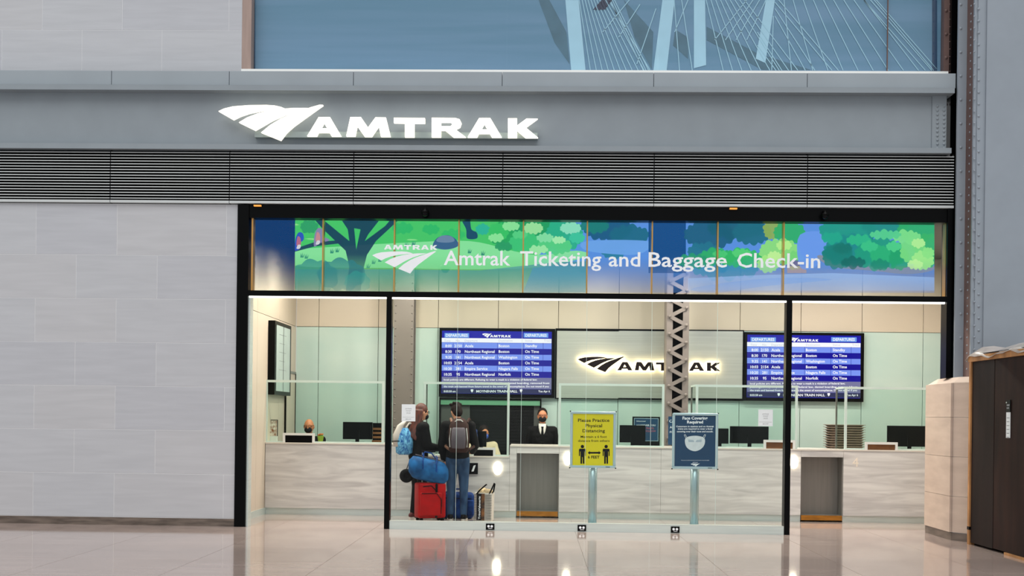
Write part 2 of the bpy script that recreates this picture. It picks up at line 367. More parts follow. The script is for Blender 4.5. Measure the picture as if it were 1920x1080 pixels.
# ------------------------------------------------------------------ upper window with the bridge picture
X_U0, X_U1 = PXX(462, .34), PXX(1762, .34)
wi = struct(thing('window_1', 'wide upper window showing a pale blue cable bridge picture', None))
mat('film_a', '6a90a8', .5, noise=.35, scale=(.25, 1, 5), col2='7d9bb6', distort=.5)
mat('film_tower', 'c2e2f1', .5, noise=.06); mat('film_cable', 'b5d6e4', .5); mat('film_deck', '5d7d8e', .5, noise=.2); mat('film_dark', '3d3b52', .5); mat('film_edge', '2b4463', .5)
MB().box(X_U0, X_U1, .38, .40, Z_PT, 8.2).build('picture_film', 'film_a', wi)
js = [462, 664, 942, 1225, 1512, 1655, 1762]
for a, b in zip(js[:-1], js[1:]):
    MB().box(PXX(a, .34)+.002, PXX(b, .34)-.002, .33, .342, Z_PT+.02, 8.2).build('pane', G_UP, wi)
pts = [[(1060,0),(1085,0),(1098,132),(1071,132)], [(1242,0),(1265,0),(1250,132),(1225,132)], [(1301,0),(1322,0),(1324,122),(1301,128)], [(1436,0),(1453,0),(1435,118),(1417,110)]]
for q in pts: MB().flat([q], .374, .004).build('bridge_tower', 'film_tower', wi)
for q in ([(1010,0),(1030,0),(1062,60),(1068,120),(1040,80)], [(1170,0),(1225,60),(1222,130),(1190,70)], [(1325,50),(1420,100),(1520,131),(1430,131),(1325,75)], [(1266,55),(1290,70),(1290,110),(1262,85)]):
    MB().flat([q], .377, .002).build('bridge_deck', 'film_deck', wi)
MB().flat([[(1112,18),(1134,18),(1148,0),(1128,0)]], .372, .004).build('dark_beam', 'film_dark', wi)
MB().flat([[(1748,0),(1757,0),(1757,132),(1748,132)]], .372, .004).build('dark_edge', 'film_edge', wi)
MB().flat([[(462,0),(478,0),(478,132),(462,132)]], .372, .004).build('dark_edge', 'film_edge', wi)
cab = []
for i in range(11): cab.append(((1086+i*5.5, 0), (1107+i*11.2, 132)))
for i in range(3): cab.append(((1144+i*4, 0), (1206+i*5, 132)))
cab += [((1230,16),(1194,120)), ((1180,0),(1130,60)), ((1200,8),(1160,70)), ((1264,0),(1274,132)), ((1278,0),(1298,132)), ((1290,0),(1265,60))]
for i in range(9): cab.append(((1324+i*9, 0), (1356+i*17.5, 132)))
for i in range(4): cab.append(((1400+i*12, 0), (1340+i*20, 75)))
for i in range(9): cab.append(((1487+i*19, 0), (1524+i*29.5-i*1.2, 132)))
cab += [((1620,0),(1735,132)), ((1632,0),(1747,132)), ((1643,0),(1757,130)), ((1453,4),(1560,132)), ((1453,16),(1528,132)), ((1460,0),(1572,132)), ((1453,30),(1510,132)), ((1470,0),(1484,132)), ((1450,30),(1447,132)), ((1420,60),(1466,132)), ((1420,85),(1455,132))]
for a, b in cab:
    MB().bar(P(*a, .3735), P(*b, .3735), .012, .003).build('bridge_cable', 'film_cable', wi)
MB().box(XU, XU+.13, .2, .42, Z_PT, 8.2).build('reveal', mat('reveal_wood', 'a58f86', .6, noise=.15, scale=(20, 20, 2)), wi)
MB().box(PXX(1655, .32)-.006, PXX(1655, .32)+.006, .31, .33, Z_PT+.02, 8.2).build('mullion', mat('bronze', '74564a', .4, metal=.4, noise=.1), wi)
sp = thing('window_post', 'brown riveted steel post beside the upper window', 'post', (5.5, .3, Z_PT))
MB().box(PXX(1761, .25), 5.62, .25, .45, Z_PT, 8.2).build('post', 'column_brown', sp)
MB().box(PXX(1776, .2), 5.62, .18, .25, Z_PT, 8.2).build('angle_iron', mat('rust', '7c5646', .6, noise=.2), sp)
rv = MB()
for i in range(5): rv.rivet(P(1774, 20+i*44-0, .25), .024)
for i in range(10): rv.rivet(P(1781, 8+i*14, .18), .008)
rv.build('rivets', 'column_brown', sp, smooth=True, kind='stuff')

# ------------------------------------------------------------------ illuminated sign
LET = {'A': [[(527,285),(592,178),(656,178),(719,285),(664,285),(652,264),(590,264),(580,285)], [(621,210),(604,241),(640,241)]],
 'M': [[(747,285),(770,178),(830,178),(870,236),(912,179),(970,180),(996,287),(942,287),(930,228),(890,287),(850,287),(808,228),(797,285)]],
 'T': [[(1015,182),(1190,183),(1190,212),(1130,212),(1130,290),(1077,290),(1077,211),(1015,210)]],
 'R': [[(1228,182),(1360,183),(1385,190),(1396,212),(1388,234),(1362,247),(1420,291),(1352,291),(1305,252),(1280,252),(1280,290),(1228,290)], [(1280,206),(1335,206),(1346,217),(1335,229),(1280,229)]],
 'A2': [[(1430,291),(1495,183),(1558,183),(1622,291),(1567,291),(1555,270),(1493,270),(1483,291)], [(1524,215),(1507,247),(1543,247)]],
 'K': [[(1657,185),(1708,185),(1708,226),(1762,186),(1825,187),(1757,236),(1827,294),(1757,294),(1708,252),(1708,293),(1657,293)]]}
SW = [[(28,145),(60,130),(110,118),(200,111),(300,110),(345,113),(380,121),(405,131),(350,133),(270,141),(200,155),(150,172),(110,192)],
      [(143,208),(190,180),(250,157),(320,141),(390,131),(450,127),(530,127),(470,142),(400,165),(330,196),(280,225),(233,252)],
      [(268,265),(320,222),(380,186),(440,160),(500,140),(550,122),(600,108),(617,110),(570,143),(510,186),(450,230),(410,266),(377,309)]]
SRC = (28, 108, 1828, 309)
def logo_loops(box): return {k: affine(v, SRC, box) for k, v in LET.items()}, affine(SW, SRC, box)
S0 = lambda loops: [[(400+x/3, 160+y/3) for x, y in l] for l in loops]
sg = thing('illuminated_sign', 'glowing white lettered sign with swoosh emblem on the grey girder', 'sign', (-1.5, -.2, 5.3))
for k, v in LET.items(): MB().flat(S0(v), -.16, .06).build('letter', 'sign_white', sg)
for v in SW: MB().flat(S0([v]), -.16, .06).build('swoosh', 'sign_white', sg)
a = P(478, 251, -.08); b = P(1008, 251, -.08)
MB().box(a.x, b.x, -.1, -.0, a.z-.05, a.z+.03).build('mounting_rail', mat('rail_grey', '93a09f', .5, noise=.05), sg)

# ------------------------------------------------------------------ portal frame of the ticket office
fr = thing('portal_frame', 'black metal portal frame around the glazed ticket office front', 'frame', (0, 0, 0))
MB().box(X_L0, X_L1, -.03, .16, 0, Z_HD).build('post', 'black_metal', fr)
MB().box(X_L1, X_L1+.03, .0, .16, 0, Z_TR0).build('post_edge', 'stainless', fr)
MB().box(-2.064, -1.991, -.03, .12, 0, Z_TR0).build('post', 'black_metal', fr)
MB().box(3.377, 3.453, -.03, .12, 0, Z_TR0).build('post', 'black_metal', fr)
ZP = ZZ(1783, 712, -.43)
MB().box(5.522, 5.615, -.03, .16, ZP+.04, Z_HD).build('post', 'black_metal', fr)
MB().box(X_L1, 5.522, -.03, .12, Z_TR0, Z_TR1).build('transom', 'black_metal', fr)
MB().box(X_L0, 5.615, -.01, .18, Z_GT, Z_HD).build('header', 'black_metal', fr)
led = tag(MB().box(X_L1+.01, 5.51, .0, .03, Z_LED-.012, Z_TR0).build('light_strip', 'led'), 'thin bright white light strip under the black transom', 'light strip')
for n_, px in (('a', 469.5), ('b', 1769.5)):
    MB().box(PXX(px, .05)-.012, PXX(px, .05)+.012, .03, .15, Z_TR1, Z_GT).build('fin', 'brass', fr)
fx = [601, 735, 856, 977, 1097, 1219, 1342, 1466]
for px in fx: MB().box(PXX(px, .05)-.009, PXX(px, .05)+.009, .06, .17, Z_TR1, Z_GT).build('fin', 'brass', fr)
# transom glazing and lower glass wall
tg = struct(thing('window_2', 'row of transom glass panes above the black beam', None))
xs = [X_L1]+[PXX(p, .05) for p in fx]+[5.522]
zm = ZZ(960, 467, .05)
for a, b in zip(xs[:-1], xs[1:]):
    MB().box(a+.003, b-.003, .045, .057, Z_TR1, zm-.002).build('pane', G_FRONT, tg)
    MB().box(a+.003, b-.003, .045, .057, zm+.002, Z_GT).build('pane', G_FRONT, tg)
gw = struct(thing('window_3', 'frameless glass wall between the two black posts', None))
xs = [-1.991]+[PXX(p, .05) for p in (856, 977, 1098, 1220, 1343)]+[3.377]
for a, b in zip(xs[:-1], xs[1:]):
    MB().box(a+.002, b-.002, .045, .057, .112, Z_TR0).build('pane', G_FRONT, gw)
gl = mat('pane_edge', 'c9dcd6', .3)
for q in xs[1:-1]: MB().box(q-.0018, q+.0018, .044, .058, .115, Z_TR0).build('pane_edge', 'pane_edge', gw)
sh = thing('glass_shoe', 'low brushed steel channel holding the glass wall', 'rail', (.7, 0, 0))
MB().box(-1.991, 3.377, -.02, .11, 0, .112).build('channel', 'stainless', sh)
MB().box(-1.991, 3.377, -.022, -.018, .112, .117).build('lip', 'sign_side', sh)
for px, py in ((919, 987.5), (1091, 990), (1266, 993)):
    q = P(px, py, -.03); o = thing('power_outlet', 'small black double socket on the steel glass channel', 'outlet', (q.x, -.02, q.z-.04), 'power outlets along the glass channel')
    MB().box(q.x-.058, q.x+.058, -.036, -.02, q.z-.042, q.z+.042).build('box', 'black', o)
    for s_ in (-1, 1): MB().lathe((q.x+s_*.022, -.036, q.z+.006), [(.017, 0), (.017, -.004), (.012, -.005)], 14, 'Y').build('socket', 'white_print', o)
    MB().box(q.x-.025, q.x+.03, -.0375, -.036, q.z-.026, q.z-.02).build('socket_label', 'white_print', o)
for (x0, y0, x1, y1), where in (((753, 758, 779, 790), 'beside the riveted plate column'), ((1422, 768, 1449, 799), 'near the slim black post by the trays')):
    o = thing('paper_notice', 'white paper notice taped on the glass '+where, 'notice', P((x0+x1)/2, y1, .04))
    MB().rect(x0, y0, x1, y1, .041, .003).build('sheet', 'paper', o)
    t = MB(); cx = (x0+x1)/2
    for i, (s_, h) in enumerate((('AMTRAK', 2.2), ('TICKET', 2.2), ('SALES', 2.2))): t.text(s_, cx, y0+9.5+i*4, h, .0405, al='C')
    t.text('BELOW', cx, y1-3, 2.2, .0405, al='C'); t.rect(x0+2, y1-8, x1-2, y1-7.6, .0405, .0004)
    t.build('lettering', 'ink_grey', o)
for px, py, yy in ((797, 395, .1), (1547, 400, .1)):
    q = P(px, py+9, -.08); o = thing('security_camera', 'black dome camera hanging from the black '+('header above the dark tree of the mural' if px < 900 else 'header above the island trees of the mural'), 'camera', (q.x, -.08, q.z))
    MB().lathe((q.x, -.08, q.z), [(.05, .03), (.05, .06), (.025, .075), (.025, .10)], 18).build('housing', 'black', o, smooth=True)
    MB().ell((q.x, -.08, q.z+.03), (.045, .045, .045), 16, 10).build('dome', 'dome', o, smooth=True)
    MB().box(q.x-.02, q.x+.02, -.1, -.011, q.z+.09, q.z+.105).build('bracket', 'black', o)
for px, py, wh in ((483, 386, 'corner of the stone wall'), (1375, 391.5, 'place above the shaded trees of the mural')):
    q = P(px, py, -.03); o = thing('soffit_lamp', 'tiny amber lamp under the louvre at the '+wh, 'lamp', (q.x, -.03, q.z))
    MB().box(q.x-.05, q.x+.05, -.05, -.012, q.z-.008, q.z+.012).build('lens', mat('amber', 'd08a3a', .4, emit=1.0), o); MB().box(q.x-.055, q.x+.055, -.052, -.012, q.z+.012, q.z+.02).build('housing', 'black', o)
# lettering on the transom glass
tl = thing('transom_lettering', 'white office name lettering with swoosh emblem on the transom glass', 'lettering', P(1100, 505, .04))
kk = 16.04/F_PX; zb_ = P(1184, 499.5, .04).z
for wd_, x0, x1 in (('Amtrak', 832, 957), ('Ticketing', 975, 1127), ('and', 1141, 1200), ('Baggage', 1216, 1362), ('Check-in', 1382, 1536)):
    xa = P(x0, 499, .04).x
    MB().text(wd_, 0, 0, 27, .038, w=x1-x0, world=lambda x, y, xa=xa: Vector((xa+x*kk, .038, zb_+y*kk)), bold=.012).build('lettering', 'white_print', tl)
L, S_ = logo_loops((650, 457.5, 822, 475.5))
lt = MB()
for k, v in LET.items(): lt.flat(affine(v, (527, 178, 1828, 294), (720, 459, 820, 468.5)), .038)
lt.build('emblem_lettering', 'white_print', tl)
lt = MB()
for v in affine(SW, (28, 108, 617, 309), (698, 471, 818, 513)): lt.flat([v], .038)
lt.build('emblem_swoosh', 'white_print', tl)

# ------------------------------------------------------------------ park mural behind the transom glass: mirrored hall display painted as glowing shapes
mu = thing('park_reflection', 'painted reflection of a colourful park display of trees, birds and lakes behind the transom', 'reflection', P(1150, 548, .3))
YM = .30
def smooth_poly(pts, n=5):
    out = []; m = len(pts)
    for i in range(m):
        p0, p1, p2, p3 = (pts[(i+j-1) % m] for j in range(4))
        for k in range(n):
            t = k/n
            out.append(tuple(.5*((2*p1[c])+(-p0[c]+p2[c])*t+(2*p0[c]-5*p1[c]+4*p2[c]-p3[c])*t*t+(-p0[c]+3*p1[c]-3*p2[c]+p3[c])*t**3) for c in (0, 1)))
    return out
def clip(pts, x0=553, x1=1752, y0=412, y1=549):
    return [(min(max(x, x0), x1), min(max(y, y0), y1)) for x, y in pts]
LAY = [0]
def shape(name, pts, col, sm=True, emit=1.0):
    LAY[0] += 1; q = smooth_poly(pts) if sm else pts; q = clip(q)
    r = []
    for p in q:
        if not r or abs(p[0]-r[-1][0])+abs(p[1]-r[-1][1]) > .15: r.append(p)
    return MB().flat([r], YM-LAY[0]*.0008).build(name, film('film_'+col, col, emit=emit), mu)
def cloud(cx, cy, rx, ry, nb=9, bump=.22, ph=0.):
    out = []; nb = int(nb*1.5)+3; rn = random.Random(int(cx*7+cy)); aa = [2*PI*(k+rn.uniform(-.28, .28))/nb+ph for k in range(nb)]
    q = [(cx+rx*.88*math.cos(a), cy+ry*.88*math.sin(a)) for a in aa]
    for k in range(nb):
        (x0, y0), (x1, y1) = q[k], q[(k+1) % nb]; nx_, ny_ = (y1-y0), -(x1-x0)
        for t in range(7):
            u = t/7; h = math.sin(PI*u)*(.16+bump); out.append((x0+(x1-x0)*u+nx_*h, y0+(y1-y0)*u+ny_*h))
    return out
shape('grass', [(553,412),(1100,412),(1100,549),(553,549)], '46c96c', False)
shape('lake', [(1040,412),(1752,412),(1752,549),(980,549),(1000,500)], '5b93e6', False)
shape('dark_field', [(468.5,412),(553,412),(553,549),(468.5,549)], '0f3e78', False) if 0 else None
shape('hill', [(553,470),(640,462),(760,455),(880,452),(960,470),(1010,478),(1080,470),(1100,480),(1020,500),(900,505),(760,503),(553,498)], '8be3a0')
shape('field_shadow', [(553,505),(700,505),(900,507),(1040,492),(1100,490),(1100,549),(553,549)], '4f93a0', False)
for cx, cy, rx, ry, c in ((755,428,22,9,'2fb96b'), (808,430,18,8,'2fb96b'), (850,440,25,8,'34bd6c'), (905,430,14,10,'2bb39b'), (580,425,18,12,'2f9f6a')):
    shape('meadow_bush', cloud(cx, cy, rx, ry, 5), c, False)
for cx, cy, rx, ry, c, n in ((960,440,44,30,'25a55f',9), (1010,436,52,30,'1f9d63',10), (1058,440,38,30,'2bb08a',8), (935,434,20,16,'3ac268',6), (985,455,34,18,'3fc47a',8), (1040,462,36,14,'57cf85',8), (1000,428,20,10,'9fe3a0',6), (1070,428,22,10,'8fe0c0',6), (958,424,18,8,'8ee59c',6)):
    shape('bush', cloud(cx, cy, rx, ry, n), c, False)
for cx, cy, rx, ry, c, n in ((1140,430,50,20,'155a82',9), (1180,440,42,16,'1a6a86',8), (1115,424,30,12,'1b7f7a',7), (1150,470,24,16,'2b7fa0',6)):
    shape('shade_tree', cloud(cx, cy, rx, ry, n), c, False)
shape('far_shore', [(1100,452),(1215,452),(1212,470),(1180,478),(1100,470)], '6ea4ea')
shape('trunk', [(648,549),(655,500),(648,470),(606,430),(590,412),(606,412),(655,452),(652,430),(640,412),(712,412),(690,440),(684,452),(722,424),(732,412),(748,412),(705,452),(688,478),(680,510),(676,549)], '123a5c', False)
shape('trunk_gap', [(664,428),(676,430),(668,468)], '46c96c', False)
shape('branch', [(553,466),(590,454),(640,450),(640,456),(590,462),(553,472)], '1d3f5e', False)
for bx, by, s_, c1, c2 in ((562, 452, 1, '2c4fc0', 'b96a86'), (598, 444, -1, '8a7fae', 'c98a90')):
    shape('bird', [(bx-9,by+18),(bx-8,by-4),(bx-2,by-16),(bx+6,by-14),(bx+7,by-2),(bx+12*(-s_)+8,by+6),(bx+2,by+12)], c1)
    shape('bird_breast', [(bx-6,by+8),(bx-4,by-8),(bx+1,by-6),(bx+2,by+6)], c2)
    shape('bird_belly', [(bx-6,by+14),(bx-3,by+7),(bx+2,by+8),(bx,by+14)], 'd9d6dc')
shape('rock', [(812,462),(820,446),(840,441),(856,450),(858,462),(835,468)], '33568c')
shape('rock_top', [(818,452),(828,442),(846,443),(852,452),(836,455)], '6f88a8')
shape('dark_stump', [(866,412),(880,412),(884,430),(894,436),(894,447),(876,447),(874,430)], '14406a')
for cx, cy, rx, ry, c in ((590, 520, 48, 34, '2c8a8a'), (640, 515, 50, 30, '2f7f88'), (670, 530, 26, 22, '2e9a94')):
    shape('front_bush', cloud(cx, cy, rx, ry, 4, .1), c, False)
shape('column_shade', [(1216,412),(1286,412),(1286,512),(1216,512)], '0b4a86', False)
for cx, cy, rx, ry, c, n in ((1330,440,52,26,'1a5f80',9), (1380,428,60,18,'17607a',9), (1320,472,34,16,'23748f',7), (1360,505,70,14,'2f8fb0',8), (1410,436,40,22,'1d6d84',8)):
    shape('shade_tree', cloud(cx, cy, rx, ry, n), c, False)
for cx, cy, rx, ry, c, n in ((1345,482,40,14,'2fae6c',8), (1390,484,44,16,'34b866',9), (1300,490,34,12,'2a9a72',7), (1447,430,16,20,'8fae58',6), (1480,436,32,20,'2fae6a',8), (1462,472,42,24,'8fdf7c',9), (1440,495,22,16,'a8ea86',6), (1490,488,18,18,'79d57c',6)):
    shape('tree', cloud(cx, cy, rx, ry, n), c, False)
shape('cottage', [(1476,512),(1476,498),(1486,490),(1506,490),(1512,498),(1512,512)], 'b79a8e', False)
shape('cottage_roof', [(1472,499),(1484,488),(1506,488),(1514,499)], '5d5f9a', False)
shape('lake_far', [(1500,440),(1560,438),(1545,470),(1530,500),(1500,500)], '6d9bee')
shape('island_shore', [(1536,478),(1560,500),(1640,508),(1700,514),(1745,508),(1746,498),(1640,498)], '8b8f9c')
for cx, cy, rx, ry, c, n in ((1590,432,60,24,'1c9a86',9), (1660,424,50,16,'1f8f86',8), (1720,430,40,24,'2fae6c',8), (1600,470,62,30,'1c8a8a',10), (1650,476,52,30,'1f9c80',9), (1740,470,26,34,'3bb56c',6), (1570,480,30,24,'178079',6), (1652,478,22,18,'2cb27a',6), (1686,485,20,22,'22a46e',6), (1712,470,26,26,'79dc84',7), (1730,488,22,18,'a3ec90',6), (1700,444,30,10,'7fe08e',6), (1660,440,34,6,'58cf92',7)):
    shape('island_tree', cloud(cx, cy, rx, ry, n), c, False)
for i, (cx, cy, rx, ry, c) in enumerate(((930,446,16,7,'8ee59c'), (1022,446,18,7,'86dfa6'), (1048,450,14,6,'a8ecb0'), (975,440,16,6,'57cf85'), (1082,446,16,9,'3fc4a0'), (1010,468,20,6,'9fe8a8'), (944,462,18,7,'2b9d68'),
        (1560,446,22,9,'22a88e'), (1610,450,26,8,'2fb88a'), (1580,466,20,8,'15766f'), (1630,462,18,8,'3cc48a'), (1676,462,16,8,'4fd08c'), (1722,456,14,8,'b4f09a'), (1740,474,12,10,'8fe68a'), (1716,496,16,8,'c2f4a0'), (1600,492,26,8,'146a66'), (1650,496,20,8,'1a8a72'), (1470,460,16,8,'b9f090'), (1452,480,14,8,'c4f29a'), (1390,474,20,6,'58d07a'), (1350,476,16,5,'4cc878'))):
    shape('leaf_cluster', cloud(cx, cy, rx, ry, 5, .24), c, False)
for i, (gx, gy) in enumerate(((566, 478), (574, 480), (622, 470), (632, 468), (700, 490), (712, 486), (762, 458), (775, 455), (880, 470), (905, 474), (690, 498))):
    shape('grass_tuft', [(gx-3, gy+5), (gx-2, gy-4), (gx-.5, gy+2), (gx+1.5, gy-5), (gx+1.5, gy+3), (gx+5, gy-3), (gx+3, gy+5)], '2a8a76', False)
shape('lake_light', [(1290,522),(1420,516),(1560,512),(1752,520),(1752,545),(1290,545)], 'a3c4f6', False)
shape('lake_sweep', [(1300,540),(1440,522),(1560,524),(1440,536),(1340,549)], '7fa6e6')
dk = MB().rect(469, 412, 553, 549, YM-.001, .0008).build('dark_side', film('film_dark_side', '0c3a70', 3.3, 4.0, .15), mu, label='plain dark blue end of the painted reflection')

# ------------------------------------------------------------------ office shell
YB = 4.33; XS = -4.205; XE = 6.95; ZC = 4.36
wb = struct(thing('wall_back', 'panelled back wall of the ticket office with teal screen glow in its colour', None))
MB().box(XS, XE, YB+.03, YB+.12, 0, ZC).build('backing', 'seam', wb)
sx = [XS]+[-3.809+1.0445*i for i in range(11)]+[XE]; zs_ = 3.088
for a, b in zip(sx[:-1], sx[1:]):
    if b-a < .05: continue
    MB().cbox(a+.004, b-.004, YB, YB+.04, .1, zs_-.004, .002).build('wall_panel', 'panel_teal_glow', wb)
    MB().cbox(a+.004, b-.004, YB, YB+.04, zs_+.004, ZC, .002).build('wall_panel', 'panel_beige', wb)
ws = struct(thing('wall_side', 'beige panelled side wall at the left end of the office', None))
MB().box(XS-.12, XS-.03, .16, YB, 0, ZC).build('backing', 'seam', ws)
ys = [.16, 1.5, 3.0, YB]
for a, b in zip(ys[:-1], ys[1:]):
    MB().box(XS-.04, XS, a+.003, b-.003, .1, zs_-.004).build('wall_panel', 'panel_side', ws)
    MB().box(XS-.04, XS, a+.003, b-.003, zs_+.004, ZC).build('wall_panel', 'panel_beige', ws)
struct(MB().box(XS, XS+.012, .16, YB, 0, .1).build('baseboard_side', 'stainless'), 'steel skirting along the beige side wall')
struct(MB().box(XE, XE+.1, .16, YB, 0, ZC).build('wall_right', 'panel_side'), 'beige end wall behind the stone pier')
struct(MB().box(XS-.1, XE+.1, .3, YB+.1, ZC, ZC+.1).build('ceiling', 'ceiling_paint'), 'dark painted ceiling of the ticket office')
for i in range(7):  # unseen ceiling lights, added to brighten the office
    for j, yy in enumerate((1.1, 2.5)):
        q = Vector((-3.6+i*1.6, yy, ZC))
        o = thing('added_downlight', 'unseen round ceiling light added to brighten the ticket office', 'ceiling light', (q.x, q.y, ZC-.03), 'added ceiling lights over the counter')
        MB().lathe((q.x, q.y, ZC-.02), [(.11, .02), (.11, 0), (.085, 0), (.085, .012)], 24).build('trim_ring', 'sign_side', o)
        MB().lathe((q.x, q.y, ZC-.012), [(.084, .004), (.084, 0)], 24).build('lens', 'lens_emit', o)
        ld = bpy.data.lights.new('downlight', 'AREA'); ld.shape = 'DISK'; ld.size = .16; ld.energy = 44; ld.color = (1, .93, .82)
        lo_ = bpy.data.objects.new('downlight', ld); C.objects.link(lo_); lo_.location = (0, 0, -.06); lo_.parent = o

# steel columns inside the office
pc = thing('plate_column', 'grey riveted flat plate column behind the ticket counter', 'column', (PXX(754, 3.3), 3.3, 0))
xa, xb = PXX(736, 3.25), PXX(773.5, 3.25)
MB().box(xa, xb, 3.25, 3.29, 0, ZC).build('front_plate', 'plate_col', pc)
MB().box((xa+xb)/2-.012, (xa+xb)/2+.012, 3.29, 3.55, 0, ZC).build('web', 'plate_col', pc); MB().box(xa, xb, 3.55, 3.58, 0, ZC).build('back_plate', 'plate_col', pc)
rv = MB(); z = .12
while z < ZC:
    for q in (xa+.03, xb-.03): rv.rivet((q, 3.25, z), .014)
    z += .125
rv.build('rivets', 'plate_col', pc, smooth=True, kind='stuff')
lc = thing('lattice_column', 'brown grey steel column with zigzag lacing bars behind the counter', 'column', (PXX(1269, 3.3), 3.3, 0))
xa, xb = PXX(1248, 3.25), PXX(1290, 3.25)
for q in (xa, xb-.1): MB().box(q, q+.1, 3.27, 3.31, 0, ZC).build('angle_iron', 'lattice', lc); 
MB().box(xa, xa+.02, 3.31, 3.6, 0, ZC).build('side_plate', 'lattice', lc); MB().box(xb-.02, xb, 3.31, 3.6, 0, ZC).build('side_plate', 'lattice', lc); MB().box(xa, xb, 3.6, 3.62, 0, ZC).build('back_plate', 'black_matte', lc)
zst = .285; z = .1; i = 0; rv = MB()
while z+zst/2 < ZC:
    a = (xa+.045, 3.255, z) if i % 2 == 0 else (xb-.045, 3.255, z); b = (xb-.045, 3.255, z+zst/2) if i % 2 == 0 else (xa+.045, 3.255, z+zst/2)
    MB().bar(a, b, .062, .016+.006*(i % 2)).build('lacing_bar', 'lattice', lc)
    rv.rivet((b[0], 3.24, b[2]), .028); z += zst/2; i += 1
rv.build('rivets', 'lattice', lc, smooth=True, kind='stuff')

# ------------------------------------------------------------------ right side: steel column, stone pier, plywood enclosure
co = thing('steel_column', 'tall grey riveted steel column standing on the stone pier', 'column', (6.2, -.4, ZP))
zt = 8.4
MB().box(PXX(1788, -.12), PXX(1812, -.12)+.3, -.12, -.08, ZP+.041, zt).build('back_flange', 'column_steel', co)
xf = PXX(1817, -.42)
MB().box(xf+.02, xf+.06, -.40, -.12, ZP+.041, zt).build('web_angle', 'column_brown', co)  # left side of the angle; its shade is put into the brown
MB().box(xf, xf+.22, -.44, -.40, ZP+.041, zt).build('angle_iron', 'column_steel', co)
MB().box(xf+.04, xf+3.6, -.46, -.44, ZP+.041, zt).build('cover_strip', 'column_steel', co)
MB().box(PXX(1841, -.48), xf+3.6, -.49, -.46, ZP+.041, zt).build('face_plate', 'column_steel', co)
rv = MB()
for i in range(30):
    y = -140+i*44.6+15
    if y > 640: break
    rv.rivet(P(1801.5, y, -.12), .02)
    rv.rivet(P(1835, y-14, -.46), .018); rv.rivet(P(1835, y+8, -.46), .018); rv.rivet(P(1827, y-1, -.46), .014); rv.rivet(P(1827, y+22, -.46), .014)
for i in range(58): rv.rivet((xf+.02, -.26, ZP+.15+i*.105), .014, (-1, 0, 0))
rv.build('rivets', 'column_steel', co, smooth=True, kind='stuff')
struct(MB().box(7.0, 10.4, -.30, -.1, 0, 8.4).build('wall_far', 'grey_panel'), 'grey wall plane beside the steel column')
pi_ = thing('stone_pier', 'chamfered pale stone pier base carrying the steel column', 'pier', (6, 0, 0))
def pier_ring(o): return [(5.50-o, .62+o), (5.485-o, -.43-o*.4), (5.80-o*.6, -.84-o), (6.9, -.84-o), (6.9, .62+o)]
pr = [(x, y) for x, y in pier_ring(0)]
MB().prism(pier_ring(-.01), .1, ZP-.05).build('core', 'joint', pi_)
zc_ = [.105, .58, 1.10, 1.62, ZP-.04]
mat('pier_stone', 'c6b3a4', .55, noise=.1, scale=(2, 2, 9), col2='b7a496', bump=.04)
for z0, z1 in zip(zc_[:-1], zc_[1:]):
    for i in range(4):
        (xa, ya), (xb, yb) = pr[i-1] if 0 else pr[i], pr[(i+1) % 5]
        if i == 3: continue
        n_ = Vector((ya-yb, xb-xa, 0)).normalized(); n_ = n_ if n_.x < 0 or n_.y < 0 else -n_
        a_, b_ = Vector((xa, ya, 0)), Vector((xb, yb, 0)); d = (b_-a_).normalized()*.002
        vv = []
        for off in (n_*.0, n_*-.03):
            for q, zz in ((a_+d, z0+.002), (b_-d, z0+.002), (b_-d, z1-.002), (a_+d, z1-.002)): vv.append(q+off+Vector((0, 0, zz)))
        MB().add(vv, [(0,1,2,3),(7,6,5,4),(0,4,5,1),(1,5,6,2),(2,6,7,3),(3,7,4,0)]).build('stone_block', 'pier_stone', pi_)
MB().prism(pier_ring(.012), 0, .1).build('skirting', 'stone_base', pi_)
tp = MB(); r0, r1 = pier_ring(.0), pier_ring(-.10); n = 5
tp.add([(x, y, ZP-.04) for x, y in r0]+[(x, y, ZP+.04) for x, y in r1], [tuple(range(4,-1,-1)), tuple(range(5,10))]+[(i,(i+1)%5,5+(i+1)%5,5+i) for i in range(5)])
tp.build('weathered_cap', 'pier_stone', pi_)
cr = thing('plywood_enclosure', 'dark stained plywood enclosure with timber edges wrapped in plastic on top', 'enclosure', (6.2, -2.2, 0))
XCF = 5.535; YC0 = -.90; ZCT = ZZ(1818, 668, YC0)
ypl = [YC0-.05, PZ(1864, 1036).y if 0 else -1.68, -2.58, -3.7]
for i, (a, b) in enumerate(zip(ypl[:-1], ypl[1:])):
    MB().box(XCF+.004*(i % 2), XCF+.03, b+.002, a-.002, .035 if i else .03, ZCT-.07).build('plywood_sheet', 'crate_dark' if i % 2 == 0 else 'crate_dark_b', cr)
MB().box(XCF-.02, XCF+.05, YC0-.06, YC0, .0, ZCT-.05).build('corner_timber', 'timber', cr)
MB().box(XCF-.022, XCF+.05, YC0-.065, YC0+.005, .19, .23).build('tape', 'black', cr)
MB().box(XCF-.03, XCF+.05, -3.7, YC0+.01, ZCT-.075, ZCT+.0).build('top_timber', 'timber', cr)
MB().box(XCF-.01, XCF+.04, -3.7, -2.05, .0, .03).build('bottom_timber', 'timber', cr)
MB().box(XCF+.03, 7.4, YC0-.03, YC0-.005, .0, ZCT-.03).build('plywood_sheet', 'crate_dark_b', cr)
MB().box(XCF+.032, 7.4, -3.7, -3.675, .0, ZCT-.03).build('plywood_sheet', 'crate_dark', cr); MB().box(7.375, 7.4, -3.67, YC0-.035, .0, ZCT-.03).build('plywood_sheet', 'crate_dark', cr)
MB().box(XCF+.0, 7.4, -3.7, YC0-.01, ZCT-.02, ZCT+.02).build('lid', 'crate_dark', cr)
